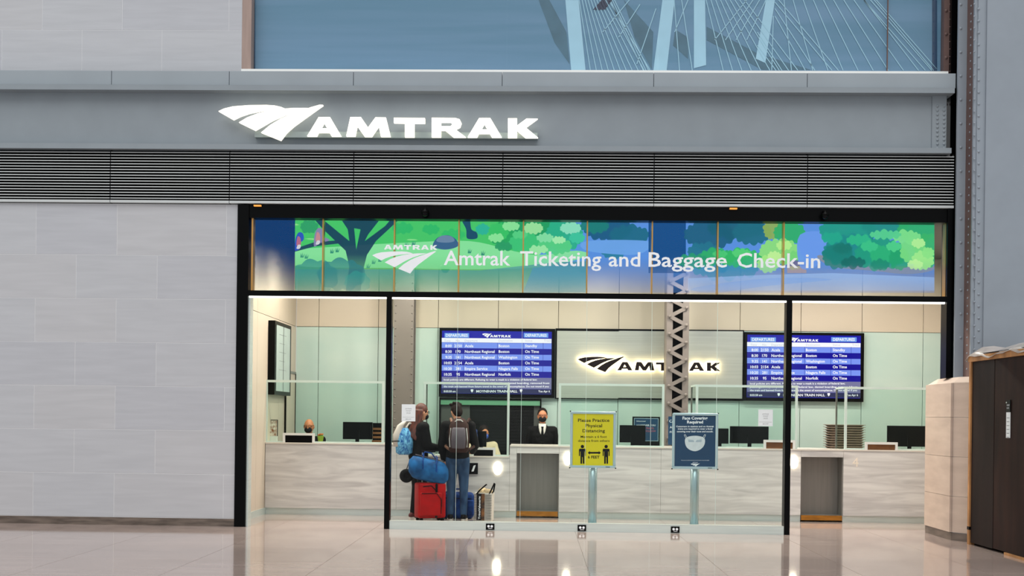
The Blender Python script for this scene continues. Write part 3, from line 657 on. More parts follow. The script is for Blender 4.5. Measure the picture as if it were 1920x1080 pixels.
ps = MB(); nx, ny = 14, 26; V = []
for j in range(ny+1):
    for i in range(nx+1):
        u, v = i/nx, j/ny; x = XCF-.05+u*1.9; y = YC0+.06-v*2.85
        z = ZCT+.03+.06*min(1, u*7)*min(1, v*12)+.028*math.sin(9*u+14*v)+.018*math.sin(23*v+3*u)
        if i == 0: z = ZCT-.03+.02*math.sin(17*v)+.012*math.sin(41*v)
        if j == 0: z = ZCT-.06+.02*math.sin(9*u)
        V.append((x, y, z))
ps.add(V, [(j*(nx+1)+i, j*(nx+1)+i+1, (j+1)*(nx+1)+i+1, (j+1)*(nx+1)+i) for j in range(ny) for i in range(nx)])
po = ps.build('plastic_sheet', 'plastic_sheet', cr, smooth=True); so = po.modifiers.new('s', 'SOLIDIFY'); so.thickness = .006
# hanging tag on the enclosure (flat on the left-facing side)
tgp = thing('hanging_tag', 'narrow black and white notice tag hung on the dark plywood', 'tag', (XCF, -2.1, 1.1))
ya = -2.06; yb = ya-.115; zt1 = ZZ(1889, 750, -2.1); zt0 = ZZ(1889, 821, -2.1); zmid = ZZ(1889, 773, -2.1)
MB().box(XCF-.006, XCF-.001, yb, ya, zt0, zmid).build('card', 'paper', tgp); MB().box(XCF-.007, XCF-.001, yb, ya, zmid, zt1).build('header', 'black', tgp)
MB().ell((XCF-.008, ya-.01, zt1-.03), (.008, .01, .01), 10, 6).build('nail', 'stainless', tgp)
t = MB()
for i, (s_, hh) in enumerate((('PLEASE', .018), ('NOTE', .018))): t.text(s_, 0, 0, hh, 0, world=lambda x, y, i=i: Vector((XCF-.0085, ya-.02-x, zmid+.075-i*.035+y)))
t.build('header_lettering', 'white_print', tgp)
t = MB()
for i in range(6): t.box(XCF-.0075, XCF-.006, yb+.02, ya-.02, zmid-.07-i*.045, zmid-.063-i*.045)
t.build('lettering', 'ink_grey', tgp)

# ------------------------------------------------------------------ counters
YC = 2.08; ZT = 1.116
def front(parent, xa, xb, z0, z1, name='front_panel'):
    MB().cbox(xa+.001, xb-.001, YC, YC+.04, z0, z1, .002).build(name, 'marble', parent)
def plinth(parent, xa, xb): MB().box(xa, xb, YC+.03, YC+.05, 0, .098).build('plinth', 'stainless', parent)
ca = thing('ticket_counter', 'white marble ticket counter section at the beige side wall', 'counter', (-3, YC, 0))
front(ca, XS+.005, -2.15, .1, ZT-.02); front(ca, -2.15, -1.76, .1, ZT-.02); plinth(ca, XS, -1.76); MB().box(XS+.002, -1.76, YC-.008, YC+.75, ZT-.02, ZT).build('countertop', 'marble_top', ca)
MB().box(XS+.01, -1.77, YC+.7, YC+.74, .0, ZT-.02).build('back_panel', 'hood_white', ca)
cb = thing('low_counter', 'lowered marble counter section in front of the roller shutter', 'counter', (-1.1, YC, 0))
front(cb, -1.76, -.4, .1, .925); plinth(cb, -1.76, -.4); MB().box(-1.758, -.402, YC-.008, YC+.75, .925, .945).build('countertop', 'marble_top', cb); MB().box(-1.75, -.41, YC+.7, YC+.74, 0, .925).build('back_panel', 'hood_white', cb)
cc = thing('ticket_counter', 'long white marble counter with two steel bag niches and number four', 'counter', (2.7, YC, 0))
ZN = .995
for a, b in ((-.4, -.293), (.363, 1.93), (1.93, 4.071), (4.718, 6.6)): front(cc, a, b, .1, ZT-.02); plinth(cc, a, b)
MB().box(-.398, 6.6, YC-.008, YC+1.02, ZT-.02, ZT).build('countertop', 'marble_top', cc); MB().box(-.39, 6.59, YC+.95, YC+.99, 0, ZT-.02).build('back_panel', 'hood_white', cc)
for a, b in ((-.293, .363), (4.071, 4.718)):
    front(cc, a, b, ZN, ZT-.02, 'niche_header')
    MB().box(a, b, YC+.30, YC+.32, .02, ZN).build('niche_back', 'stainless_dull', cc); MB().box(a, a+.012, YC+.04, YC+.3, .02, ZN).build('niche_side', 'stainless_dull', cc); MB().box(b-.012, b, YC+.04, YC+.3, .02, ZN).build('niche_side', 'stainless_dull', cc)
    MB().box(a+.012, b-.012, YC+.02, YC+.3, .03, .10).build('scale_plate', 'stainless_dull', cc); MB().box(a+.012, b-.012, YC+.01, YC+.03, .025, .1).build('brass_lip', 'gold_lip', cc)
MB().text('4', 1604, 875, 17, YC-.003, al='C', depth=.004).build('numeral', mat('numeral_pale', 'e7dccb', .4), cc)
for px, py, rx in ((933, 878, .085), (1064, 860, .075), (1489, 866, .08)):  # added glowing ovals stand for hall lamps mirrored in the glass
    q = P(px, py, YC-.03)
    o = thing('counter_glint', 'glowing oval standing for a lamp reflection on the marble counter '+{933: 'face of the lowered section', 1064: 'beside the yellow sign', 1489: 'behind the slim black post'}[px], 'lamp', (q.x, YC-.02, q.z-.1))
    MB().ell((q.x, YC-.026, q.z), (rx*.8, .018, .105), 20, 10).build('lens', 'glint_glow', o, smooth=True)
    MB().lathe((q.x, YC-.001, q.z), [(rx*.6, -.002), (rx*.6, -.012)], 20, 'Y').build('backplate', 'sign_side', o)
q = P(884, 878, YC-.01); o = thing('counter_plaque', 'small black plaque with white mark on the lowered counter', 'plaque', (q.x, YC-.01, q.z-.08))
MB().rect(862, 868, 896, 889, YC-.012, .011).build('plate', 'black', o); MB().flat([[(884,884),(888,873),(892,872),(888,884)]], YC-.0125, .0005).build('mark', 'white_print', o)
# acrylic shields
def shield(label, x0, x1, yt, yb_, ret=None, rdepth=.5, Yf=2.14, zb=None):
    a = P(x0, yt, Yf); b = P(x1, yt, Yf); zt_ = (a.z+b.z)/2; zb_ = zb or ZT; t = .036
    o = thing('counter_shield', label, 'screen', ((a.x+b.x)/2, Yf, zb_))
    MB().box(a.x, b.x, Yf-.015, Yf+.015, zt_-t, zt_).build('top_rail', 'shield_frame', o)
    for q in (a.x, b.x-t): MB().box(q, q+t, Yf-.015, Yf+.015, zb_, zt_-t).build('upright', 'shield_frame', o)
    MB().box(a.x+t, b.x-t, Yf-.012, Yf+.012, zb_, zb_+.02).build('bottom_rail', 'shield_frame', o)
    MB().box(a.x+t, b.x-t, Yf-.004, Yf+.004, zb_+.02, zt_-t).build('pane', G_SHIELD, o)
    if ret:
        q = a.x if ret == 'L' else b.x
        MB().box(q-.012, q+.012, Yf+.016, Yf+rdepth, zt_-.03, zt_).build('return_rail', 'shield_frame', o)
        MB().box(q-.012, q+.012, Yf+rdepth-.03, Yf+rdepth, zb_, zt_-.03).build('return_upright', 'stainless_dull', o)
        MB().box(q-.004, q+.004, Yf+.016, Yf+rdepth-.03, zb_, zt_-.03).build('return_pane', G_SHIELD, o)
    return o
shield('clear framed counter screen in front of the bald clerk', 498, 721, 713.5, 828)
shield('clear framed counter screen on the lowered counter by the backpacker', 795, 956, 716.5, 855, 'L', .5, 2.14, .945)
shield('clear framed counter screen behind the yellow sign', 1048, 1246, 719.5, 833)
shield('clear framed counter screen behind the blue face mask sign', 1305, 1496, 722, 835, 'L')
shield('clear framed counter screen next to the stacked trays', 1584, 1745, 726, 840, 'L')
def hood(label, x0, x1, yt, Yf=2.105, zb=None):
    a = P(x0, yt, Yf); b = P(x1, yt, Yf); z1 = (a.z+b.z)/2; z0 = zb or ZT; t = .036
    o = thing('pass_through', label, 'pass-through', ((a.x+b.x)/2, Yf, z0))
    MB().box(a.x, b.x, Yf-.012, Yf+.02, z1-t, z1).build('top_bar', 'hood_white', o)
    for q in (a.x, b.x-t): MB().box(q, q+t, Yf-.012, Yf+.02, z0, z1-t).build('side_bar', 'hood_white', o)
    MB().box(a.x+t, b.x-t, Yf+.012, Yf+.019, z0, z1-t).build('flap', 'black' if x0 < 600 else 'wood_box' if x0 > 1000 else 'black', o)
hood('white document slot below the bald clerk', 530.5, 590, 812); hood('white document slot on the lowered counter', 884, 929, 839, zb=.945)
hood('white document slot crossed by the slim black post', 1432, 1491, 825); hood('white document slot beside the number four', 1622, 1683, 829)

# ------------------------------------------------------------------ monitors and small things on the counter
def monitor(label, x0, y0, x1, y1, Y=2.6, turn=0, zb=None):
    a = P(x0, y0, Y); b = P(x1, y1, Y); z0 = zb or ZT; cx = (a.x+b.x)/2
    o = thing('computer_monitor', label, 'monitor', (cx, Y, z0))
    zlow = max(b.z, z0+.02)
    MB().box(a.x, b.x, Y, Y+.03, zlow, a.z).build('back_shell', 'monitor', o, bevel=.004); MB().box(a.x+.03, b.x-.03, Y-.012, Y, zlow+.05, a.z-.05).build('rear_bulge', 'monitor', o)
    MB().box(a.x+.008, b.x-.008, Y+.03, Y+.033, zlow+.01, a.z-.01).build('screen', 'screen_black', o)
    MB().box(cx-.03, cx+.03, Y-.03, Y-.0125, z0+.012, (zlow+a.z)/2).build('stand_neck', 'monitor', o); MB().box(cx-.1, cx+.1, Y-.1, Y+.08, z0, z0+.012).build('stand_base', 'monitor', o)
monitor('black monitor beside the striped wooden organiser', 643, 791, 698, 824)
monitor('black monitor on the lowered counter behind the shopper with backpack', 893, 808, 912, 838, zb=.945)
monitor('black monitor in front of the framed navy poster', 1162, 797, 1210, 830)
monitor('narrow black monitor just behind the blue face mask sign', 1332, 803, 1366, 832, 2.7)
monitor('wide black monitor under the paper notice', 1369, 799, 1441, 832)
monitor('large black monitor at the pier end of the counter', 1664, 798, 1745, 838)
a = P(698, 793, 2.68); b = P(717, 824, 2.68); o = thing('desk_organizer', 'brown slatted wooden organiser beside a black monitor', 'organizer', (a.x, 2.68, ZT))
MB().box(a.x, b.x, 2.74, 2.76, ZT, a.z).build('back', 'black', o)
for i in range(4): MB().box(a.x, b.x, 2.66, 2.74, ZT+.005+i*.066, ZT+.04+i*.066).build('slat', 'wood_box', o)
a = P(503, 788, 2.4); b = P(519, 824, 2.4); o = thing('brochure_stand', 'clear brochure stand with colourful leaflets by the side wall', 'brochure stand', (a.x, 2.4, ZT))
MB().box(a.x, b.x, 2.40, 2.46, ZT, ZT+.09).build('holder', 'hood_white', o); MB().box(a.x+.004, b.x-.004, 2.41, 2.425, ZT+.09, a.z).build('leaflet', 'brochure', o); MB().box(a.x, b.x, 2.46, 2.47, ZT, a.z+.01).build('back_board', 'monitor', o)
a = P(601, 822, 2.45); o = thing('flower_pot', 'small green pot with orange flowers next to the bald clerk', 'flower pot', (a.x, 2.45, ZT))
MB().lathe((a.x, 2.45, ZT), [(.035, 0), (.05, .09), (.053, .1), (.045, .1), (.04, .085)], 16).build('pot', 'green_pot', o, smooth=True)
for i in range(9): an = i*2.4; MB().ell((a.x+.028*math.cos(an)*(i > 0), 2.45+.028*math.sin(an)*(i > 0), ZT+.105+.012*(i % 3)), (.018, .018, .013), 8, 5).build('bloom', 'flower' if i % 3 else 'green_pot', o, smooth=True)
a = P(1186, 781, 2.72); b = P(1237, 830, 2.72); o = thing('framed_poster', 'navy poster in a black frame standing behind a monitor', 'poster', ((a.x+b.x)/2, 2.72, ZT))
MB().box(a.x, b.x, 2.72, 2.74, ZT, a.z).build('frame', 'black', o); MB().box(a.x+.024, b.x-.024, 2.716, 2.7195, ZT+.08, a.z-.024).build('mount', 'frame_alu', o); MB().box(a.x+.032, b.x-.032, 2.714, 2.7155, ZT+.088, a.z-.032).build('print', 'poster_blue', o)
t = MB(); t.text('Wherever', 1193, 791, 2.6, 2.7135, w=18); t.text('WHEREVER YOU', 1193, 799, 3.2, 2.7135, w=36); t.build('lettering', 'white_print', o)
t = MB(); t.text('TRAVEL', 1211, 804.5, 3.2, 2.7135); t.text('FOLLOW', 1211, 810, 3.2, 2.7135); t.build('coloured_lettering', mat('print_red', 'c0606a', .6), o)
o = thing('blue_leaflet_board', 'dark blue notice board leaning behind the face mask sign', 'notice board', P(1262, 832, 2.6))
MB().rect(1253, 781, 1275, 834, 2.62, .02).build('board', 'poster_blue', o); t = MB(); t.text('CALL', 1255, 792, 5, 2.618); t.text('AHEAD', 1256, 803, 4, 2.618); t.text('FOR', 1256, 812, 4, 2.618); t.build('lettering', 'white_print', o)
tx0, tx1 = PXX(1549, 2.87), PXX(1617, 2.87); tcx = (tx0+tx1)/2; tw_ = (tx1-tx0)/2
for i in range(10):
    z0 = ZT+.001+i*.038
    o = thing('document_tray', 'topmost brown grey plastic tray of the stack on the counter' if i == 9 else 'brown grey plastic tray in the stack below the topmost one', 'tray', (tcx, 2.87, z0), 'stacked trays on the counter')
    t = MB(); r = lambda s_, zz: [(tcx+sx_*tw_*s_, 2.87+sy_*.19*s_, zz) for sx_, sy_ in ((-1,-1),(1,-1),(1,1),(-1,1))]
    t.add(r(.80, z0)+r(.93, z0+.028)+r(1.0, z0+.028)+r(1.0, z0+.037)+r(.91, z0+.037)+r(.78, z0+.006),
          [(3,2,1,0)]+[(4*j+k, 4*j+(k+1) % 4, 4*j+4+(k+1) % 4, 4*j+4+k) for j in range(5) for k in range(4)]+[(20,21,22,23)])
    t.build('tray_shell', 'tray', o)
o = thing('water_bottle', 'blue drinking bottle beside the backpack', 'bottle', P(892, 816, 2.3))
q = P(892, 800, 2.3); MB().lathe((q.x, 2.3, .946), [(.03, 0), (.033, .02), (.033, .30), (.028, .33), (.018, .35)], 14).build('body', 'bottle_blue', o, smooth=True)
MB().lathe((q.x, 2.3, 1.295), [(.022, 0), (.024, .04), (.016, .055)], 12).build('cap', 'bottle_blue', o)

# ------------------------------------------------------------------ side wall items, back wall items
dcs = thing('display_case', 'black framed glass display case hung on the beige side wall', 'display case', (XS, 3, 1.9))
y0_, y1_ = 2.2, 3.4
za, zb2 = 1.86, 3.02
MB().box(XS+.002, XS+.11, y0_, y1_, za, zb2).build('case', 'black', dcs); MB().box(XS+.11, XS+.114, y0_+.1, y1_-.1, za+.06, zb2-.06).build('poster', mat('case_white', 'a9b8b4', .3, noise=.1), dcs)
for i in range(5): MB().box(XS+.1145, XS+.116, y0_+.3, y1_-.4-.1*(i % 2), zb2-.2-i*.14, zb2-.195-i*.14).build('print_line', 'ink_grey', dcs)
MB().box(XS+.1145, XS+.118, (y0_+y1_)/2-.006, (y0_+y1_)/2+.006, za+.06, zb2-.06).build('mullion', 'monitor', dcs)
dr = struct(thing('door_1', 'flush beige door with dark edges in the side wall', None))
MB().box(XS+.001, XS+.02, 3.45, 4.2, .1, 2.25).build('leaf', 'panel_side', dr); 
for yy in (3.44, 4.2): MB().box(XS+.001, XS+.03, yy, yy+.03, .1, 2.28).build('jamb', 'black', dr)
MB().box(XS+.001, XS+.03, 3.44, 4.23, 2.25, 2.29).build('head', 'stainless_dull', dr)

B1 = (823, 616, 1040, 745)
def board(label, box):
    m = lambda x, y: (box[0]+(x-B1[0])*(box[2]-box[0])/(B1[2]-B1[0]), box[1]+(y-B1[1])*(box[3]-box[1])/(B1[3]-B1[1]))
    Y0 = YB-.09; o = thing('departure_board', label, 'departure board', P((box[0]+box[2])/2, box[3], Y0))
    lv = lambda y: 0
    def R_(x0, y0, x1, y1, mt, nm, dy): 
        a = m(x0, y0); b = m(x1, y1); MB().rect(a[0], a[1], b[0], b[1], Y0-dy, .002).build(nm, mt, o)
    a = m(*B1[:2]); b = m(*B1[2:]); MB().rect(a[0], a[1], b[0], b[1], Y0, .085).build('casing', 'black', o)
    E = lambda n_, c, e=1.0: mat(n_, c, .3, emit=e)
    def em(n_, c):
        if n_ in MATS: return MATS[n_]
        k = bpy.data.materials.new(n_); k.use_nodes = True; b_ = k.node_tree.nodes['Principled BSDF']; b_.inputs['Base Color'].default_value = (0, 0, 0, 1); b_.inputs['Roughness'].default_value = .2
        b_.inputs['Emission Color'].default_value = lin(c); b_.inputs['Emission Strength'].default_value = 1; MATS[n_] = k; return k
    R_(828, 621, 1034, 738.5, em('scr_navy', '1b1aa6'), 'screen', .002)
    R_(828, 634.5, 1034, 642.5, em('scr_white', 'fbfbff'), 'title_bar', .0035)
    for i in range(6): R_(828, 643+i*10.7, 1034, 653.3+i*10.7, em('scr_light' if i % 2 == 0 else 'scr_dark', '7b97f2' if i % 2 == 0 else '140f94'), 'row', .0035)
    R_(828, 707.5, 1034, 728.6, em('scr_grey', '77779c'), 'info_bar', .0035); R_(828, 729, 1034, 738, em('scr_slate', '2c2f55'), 'footer_bar', .0035)
    for x0 in (833.5, 982): R_(x0, 624.5, x0+46, 633, em('scr_button', '6ea0ee'), 'button', .0035)
    for xx in (849.6, 868.6, 932.5, 980.8, 1018): R_(xx-.3, 643, xx+.3, 707, 'scr_dark', 'divider', .0045)
    t = MB(); Yt = Y0-.0048; sc = (box[2]-box[0])/217
    def T(s_, x, y, h, al='L', w=None, bold=.02): a = m(x, y); t.text(s_, a[0], a[1], h*sc, Yt, w=w*sc if w else None, al=al, bold=bold)
    T('DEPARTURES', 836, 631.3, 5.2, w=41); T('DEPARTURES', 985, 631.3, 5.2, w=40)
    rows = [('8:00','2150','Acela','Boston','Standby'), ('8:30','170','Northeast Regional','Boston','On Time'), ('9:35','141','Northeast Regional','Washington','On Time'), ('10:03','2154','Acela','Boston','On Time'), ('10:20','281','Empire Service','Niagara Falls','On Time'), ('10:35','95','Northeast Regional','Norfolk','On Time')]
    for i, r in enumerate(rows):
        y = 650.9+i*10.7
        T(r[0], 847, y, 5, 'R'); T(r[1], 859, y, 5, 'C'); T(r[2], 871.5, y, 5, w=None if len(r[2]) < 16 else 56); T(r[3], 935, y, 5); T(r[4], 984.5, y, 5)
    for s_, x, y, w_ in (('local policies are different. Refusing to wear a mask is a violation of federal law;', 832, 713.5, 175), ('passengers may be penalized under federal law, denied boarding, removed from', 832, 720, 198), ('the train and banned from future travel in the event of noncompliance. Do not travel if you', 832, 726.3, 197)): T(s_, x, y, 3.4, w=w_)
    T('8:05:58 am', 832, 735.5, 3.6); T('MOYNIHAN TRAIN HALL', 893, 735.8, 4.4, w=77); T('Tue Apr 6', 1031, 735.5, 3.6, 'R')
    for xx in (885, 977): 
        a = m(xx, 733); t.flat([[(a[0]-2.4, a[1]-3), (a[0]+2.4, a[1]-3), (a[0]+2.2, a[1]), (a[0], a[1]+3.2), (a[0]-2.2, a[1])]], Yt)
    a = m(904, 625); b = m(958, 633.5); L, S_ = logo_loops((a[0], a[1], b[0], b[1]))
    for v in L.values(): t.flat(v, Yt)
    for v in S_: t.flat([v], Yt)
    t.build('lettering', em('scr_text', 'ffffff'), o)
    t = MB()
    for s_, x in (('Time', 833), ('No.', 855), ('Departure', 871.5), ('Destination', 935), ('Status', 984.5), ('Track', 1020)): 
        a = m(x, 640.7); t.text(s_, a[0], a[1], 4*sc, Yt)
    t.build('title_lettering', em('scr_faint', 'c9cbdc'), o)
board('blue departure board screen above the dark roller shutter', B1)
board('blue departure board screen above the stacked trays', (1397, 624, 1618, 752))
lp = thing('logo_panel', 'brushed metal panel with backlit dark emblem between the departure boards', 'wall panel', P(1218, 748, YB-.05))
MB().rect(1042, 617.5, 1393, 749.5, YB-.05, .045).build('frame', 'black', lp)
for i in range(3): MB().rect(1044+i*116, 621, 1044+i*116+115.6, 746.5, YB-.056, .006).build('metal_sheet', 'brushed', lp)
L, S_ = logo_loops((1083, 668.5, 1351, 698))
hl, dkl = MB(), []
def grow(loop, d):
    cx = sum(p[0] for p in loop)/len(loop); cy = sum(p[1] for p in loop)/len(loop)
    return [(x+(d if x > cx else -d), y+(d if y > cy else -d)) for x, y in loop]
for k, v in L.items(): MB().flat(v, YB-.135, .02).build('letter', 'logo_dark', lp); MB().flat(v, YB-.112, .004).build('letter_glow', 'halo', lp)
for v in S_: MB().flat([v], YB-.135, .02).build('swoosh', 'logo_dark', lp); MB().flat([v], YB-.112, .004).build('swoosh_glow', 'halo', lp)
rs = thing('roller_shutter', 'dark roller shutter window with green lit head below the departure board', 'shutter', P(920, 832, YB-.1))
a = P(824, 745, YB-.1); b = P(1014, 860, YB-.1)
MB().box(a.x, b.x, YB-.06, YB-.002, .9, a.z).build('backing', 'black', rs)
MB().box(a.x, b.x, YB-.16, YB-.06, a.z-.035, a.z).build('head', 'black', rs, bevel=.01); MB().box(a.x+.01, b.x-.02, YB-.14, YB-.06, a.z-.125, a.z-.04).build('shutter_housing', 'green_strip', rs)
for q in (a.x, b.x-.025): MB().box(q, q+.025, YB-.15, YB-.06, .9, a.z-.035).build('guide_rail', 'black', rs)
for i in range(14): MB().box(a.x+.55, b.x-.14, YB-.1, YB-.07, a.z-.19-i*.055, a.z-.145-i*.055).build('shutter_slat', 'shutter', rs)
MB().box(a.x+.03, a.x+.53, YB-.09, YB-.07, .9, a.z-.13).build('side_panel', mat('shutter_grey', '4a4c49', .5, noise=.1), rs)
MB().box(b.x-.13, b.x-.03, YB-.09, YB-.07, .9, a.z-.13).build('side_panel', 'shutter_grey', rs)
for px in (835, 1093, 1355):
    q = P(px, 506, 2.2); o = thing('hanging_camera', 'dark dome camera on a drop stem inside the office', 'camera', (q.x, 2.2, q.z), 'dome cameras under the office ceiling')
    MB().tube([(q.x, 2.2, q.z+.08), (q.x, 2.2, ZC)], .02, 10).build('stem', 'monitor', o); MB().lathe((q.x, 2.2, q.z), [(.08, .02), (.085, .06), (.05, .09)], 18).build('collar', 'monitor', o, smooth=True); MB().ell((q.x, 2.2, q.z+.02), (.07, .07, .07), 16, 10).build('dome', 'dome', o, smooth=True)

# ------------------------------------------------------------------ floor signs
def floor_sign(label, x0, y0, x1, y1, pxp, Y=.55):
    o = thing('pedestal_sign', label, 'sign', (P(pxp, 900, Y).x, Y, 0)); k = (Y+16)/F_PX
    a = P(x0, y0, Y); b = P(x1, y1, Y); cx = (a.x+b.x)/2; px_ = P(pxp, 900, Y).x; t = .036
    MB().lathe((px_, Y+.09, 0), [(.19, 0), (.19, .01), (.16, .022), (.06, .026)], 32).build('base', 'pole_alu', o, smooth=False)
    MB().tube([(px_, Y+.085, .02), (px_, Y+.085, b.z+.25)], .062, 20).build('pole', 'pole_alu', o, smooth=True)
    MB().box(a.x+.01, b.x-.01, Y-.004, Y+.012, b.z+.01, a.z-.01).build('back_plate', 'frame_alu', o)
    MB().cbox(a.x, b.x, Y-.02, Y+.012, a.z-t, a.z, .006).build('frame_rail', 'frame_alu', o); MB().cbox(a.x, b.x, Y-.02, Y+.012, b.z, b.z+t, .006).build('frame_rail', 'frame_alu', o)
    MB().cbox(a.x, a.x+t, Y-.02, Y+.012, b.z+t, a.z-t, .006).build('frame_rail', 'frame_alu', o); MB().cbox(b.x-t, b.x, Y-.02, Y+.012, b.z+t, a.z-t, .006).build('frame_rail', 'frame_alu', o)
    for q, zz in ((a.x, a.z), (b.x, a.z), (a.x, b.z), (b.x, b.z)): MB().box(q-.008, q+.008, Y-.022, Y+.012, zz-.008, zz+.008).build('corner_cap', 'monitor', o)
    MB().box(b.x-.14, b.x-.08, Y-.021, Y-.02, b.z+.012, b.z+.02).build('maker_mark', 'ink', o)
    return o, (x0+4.6, y0+4.6, x1-4.6, y1-4.6)
o, (x0, y0, x1, y1) = floor_sign('yellow physical distancing notice on an aluminium floor stand', 1069.5, 771, 1154, 878, 1112)
MB().rect(x0, y0, x1, y1, .545, .003).build('poster', 'yellow', o); t = MB(); cx = (x0+x1)/2; Yt = .5445
for s_, y, w_ in (('Please Practice', 791, 59), ('Physical', 801, 31.5), ('Distancing', 810.5, 42)): t.text(s_, cx+1.5, y, 6.0, Yt, w=w_, al='C', bold=.018)
for s_, y, w_ in (('Maintain a 6 foot', 821, 49), ('distance from others', 828.5, 59)): t.text(s_, cx+1.5, y, 4.4, Yt, w=w_, al='C', bold=.012)
t.text('6 FEET', cx+1.5, 859.5, 5, Yt, w=22, al='C', bold=.03)
t.flat([[(1102,849),(1106,845.5),(1106,847.4),(1122.5,847.4),(1122.5,845.5),(1126.5,849),(1122.5,852.5),(1122.5,850.6),(1106,850.6),(1106,852.5)]], Yt)
for cxp in (1092, 1136.5):
    t.flat([[(cxp+3.2*math.cos(2*PI*k/16), 837.3+3.2*math.sin(2*PI*k/16)) for k in range(16)]], Yt)
    t.flat([[(cxp-6.5,842.5),(cxp-5,841.3),(cxp+5,841.3),(cxp+6.5,842.5),(cxp+6.5,855),(cxp+4.6,855),(cxp+4.4,846.5),(cxp+3.7,846.5),(cxp+3.7,869.5),(cxp+.6,869.5),(cxp+.4,857),(cxp-.4,857),(cxp-.6,869.5),(cxp-3.7,869.5),(cxp-3.7,846.5),(cxp-4.4,846.5),(cxp-4.6,855),(cxp-6.5,855)]], Yt)
t.build('print', 'ink', o)
o, (x0, y0, x1, y1) = floor_sign('dark blue face covering notice on an aluminium floor stand', 1261, 774, 1345.5, 880, 1304)
MB().rect(x0, y0, x1, y1, .545, .003).build('poster', 'poster_blue', o); t = MB(); cx = (x0+x1)/2
for s_, y, h, w_ in (('Face Covering', 786.5, 5.4, 47), ('Required', 793.8, 5.4, 30)): t.text(s_, cx, y, h, Yt, w=w_, al='C', bold=.03)
for s_, y, w_ in (('Customers in stations and on Amtrak', 801, 71), ('trains are required to wear a facial', 805.5, 65), ('covering over their nose and mouth.', 810.5, 68)): t.text(s_, cx, y, 3.1, Yt, w=w_, al='C', bold=.02)
t.text('This poster is informational only and other rules may apply', cx, 863.6, 1.3, Yt, w=53, al='C')
t.build('lettering', 'white_print', o)
mk = MB(); mk.flat([smooth_poly([(1286,821),(1303,817),(1320,821),(1321,833),(1314,842),(1303,846),(1291,842),(1285,833)])], Yt-.001)
for s_ in (1, -1):
    c0 = 1303+s_*17; lpth = [(c0, 822), (c0+s_*3.2, 815.5), (c0+s_*1.2, 814.5), (c0-s_*2.2, 820.5)]
    for p, q in zip(lpth[:-1], lpth[1:]): mk.bar(P(*p, Yt-.001), P(*q, Yt-.001), .006, .001)
mk.build('mask_print', mat('mask_print', 'd5dde2', .6, noise=.1, scale=(30, 30, 30)), o)
mk = MB(); mk.flat([[(1290,824),(1300,825),(1302,829),(1291,829)]], Yt-.0015); mk.flat([[(1316,824),(1306,825),(1304,829),(1315,829)]], Yt-.0015); mk.build('mask_fold', mat('mask_fold', 'a9b8c4', .6), o)
mk = MB()
for v in affine(SW, (28, 108, 617, 309), (1295, 869, 1312, 874.5)): mk.flat([v], Yt)
mk.text('AMTRAK', 1303.5, 868, 1.6, Yt, w=10, al='C'); mk.build('emblem', 'white_print', o)

# ------------------------------------------------------------------ luggage
def bakebox(name, c, s, m, parent, bev=.03, M=None):
    x, y, z = s; t = MB().box(-x/2, x/2, -y/2, y/2, -z/2, z/2)
    if M: t.v = [M @ v for v in t.v]
    t.v = [v+Vector(c) for v in t.v]
    o = t.build(name, m, parent); bv = o.modifiers.new('b', 'BEVEL'); bv.width = bev; bv.segments = 4
    for p in o.data.polygons: p.use_smooth = True
    return o
def local_thing(name, label, cat, loc, rz, group=None):
    o = thing(name, label, cat, (0, 0, 0), group); o.location = loc; o.rotation_euler.z = rz; return o
YL = 1.27
sc_ = local_thing('suitcase', 'red upright wheeled suitcase with black trim under the blue duffel', 'suitcase', (P(806, 965, YL).x, YL, 0), math.radians(22))
bakebox('shell', (0, 0, .31), (.42, .26, .52), 'suitcase_red', sc_, .035); bakebox('front_pocket', (-.03, -.145, .26), (.33, .05, .34), 'suitcase_red', sc_, .02)
for x_ in (-.212,): MB().box(.04, .075, -.137, -.131, .06, .56).build('trim_band', 'black', sc_)
pk = MB()
pk.tube([(-.18, -.172, .42), (.05, -.172, .42), (.12, -.172, .33), (.12, -.172, .12)], .006, 8); pk.build('pocket_zip', 'black', sc_)
MB().tube([(-.15, -.133, .52), (-.02, -.135, .53), (.05, -.135, .46)], .007, 8).build('zip', 'black', sc_)
MB().box(.13, .145, -.137, -.13, .22, .36).build('side_handle', 'black', sc_)
for sx_ in (-1, 1):
    for sy_ in (-1, 1):
        wv = MB().lathe((sx_*.16, sy_*.09, .028), [(.0275, -.014), (.0275, .014)], 16, 'Y').build('wheel', 'black', sc_, smooth=False); MB().box(sx_*.16-.02, sx_*.16+.02, sy_*.09-.024, sy_*.09+.024, .035, .06).build('wheel_housing', 'black', sc_)
for sx_ in (-.09, .09): MB().tube([(sx_, .12, .55), (sx_, .12, 1.02)], .008, 10).build('handle_tube', 'stainless', sc_)
MB().tube([(-.11, .12, 1.025), (.11, .12, 1.025)], .016, 10).build('handle_grip', 'black', sc_)
YD = 1.215
du = local_thing('duffel_bag', 'blue duffel bag lying across the red suitcase', 'bag', (P(803, 916, YD).x, YD, .575), math.radians(14))
t = MB(); rings = []
for i in range(11):
    u = -1+2*i/10; e = math.sqrt(max(0, 1-abs(u)**5)); rings.append((u*.29, .125*(.55+.45*e), .175*(.5+.5*e)))
V = []; n = 18
for x_, ry, rz_ in rings:
    for k in range(n):
        a = 2*PI*k/n; zz = rz_*math.sin(a); V.append((x_+.03*zz*4*.2, ry*math.cos(a), .18+(zz if zz > 0 else zz*1.0)-x_*.22))
t.add(V, [(i*n+k, i*n+(k+1) % n, (i+1)*n+(k+1) % n, (i+1)*n+k) for i in range(10) for k in range(n)]+[tuple(range(n-1,-1,-1)), tuple(10*n+k for k in range(n))])
t.build('body', 'duffel_blue', du, smooth=True)
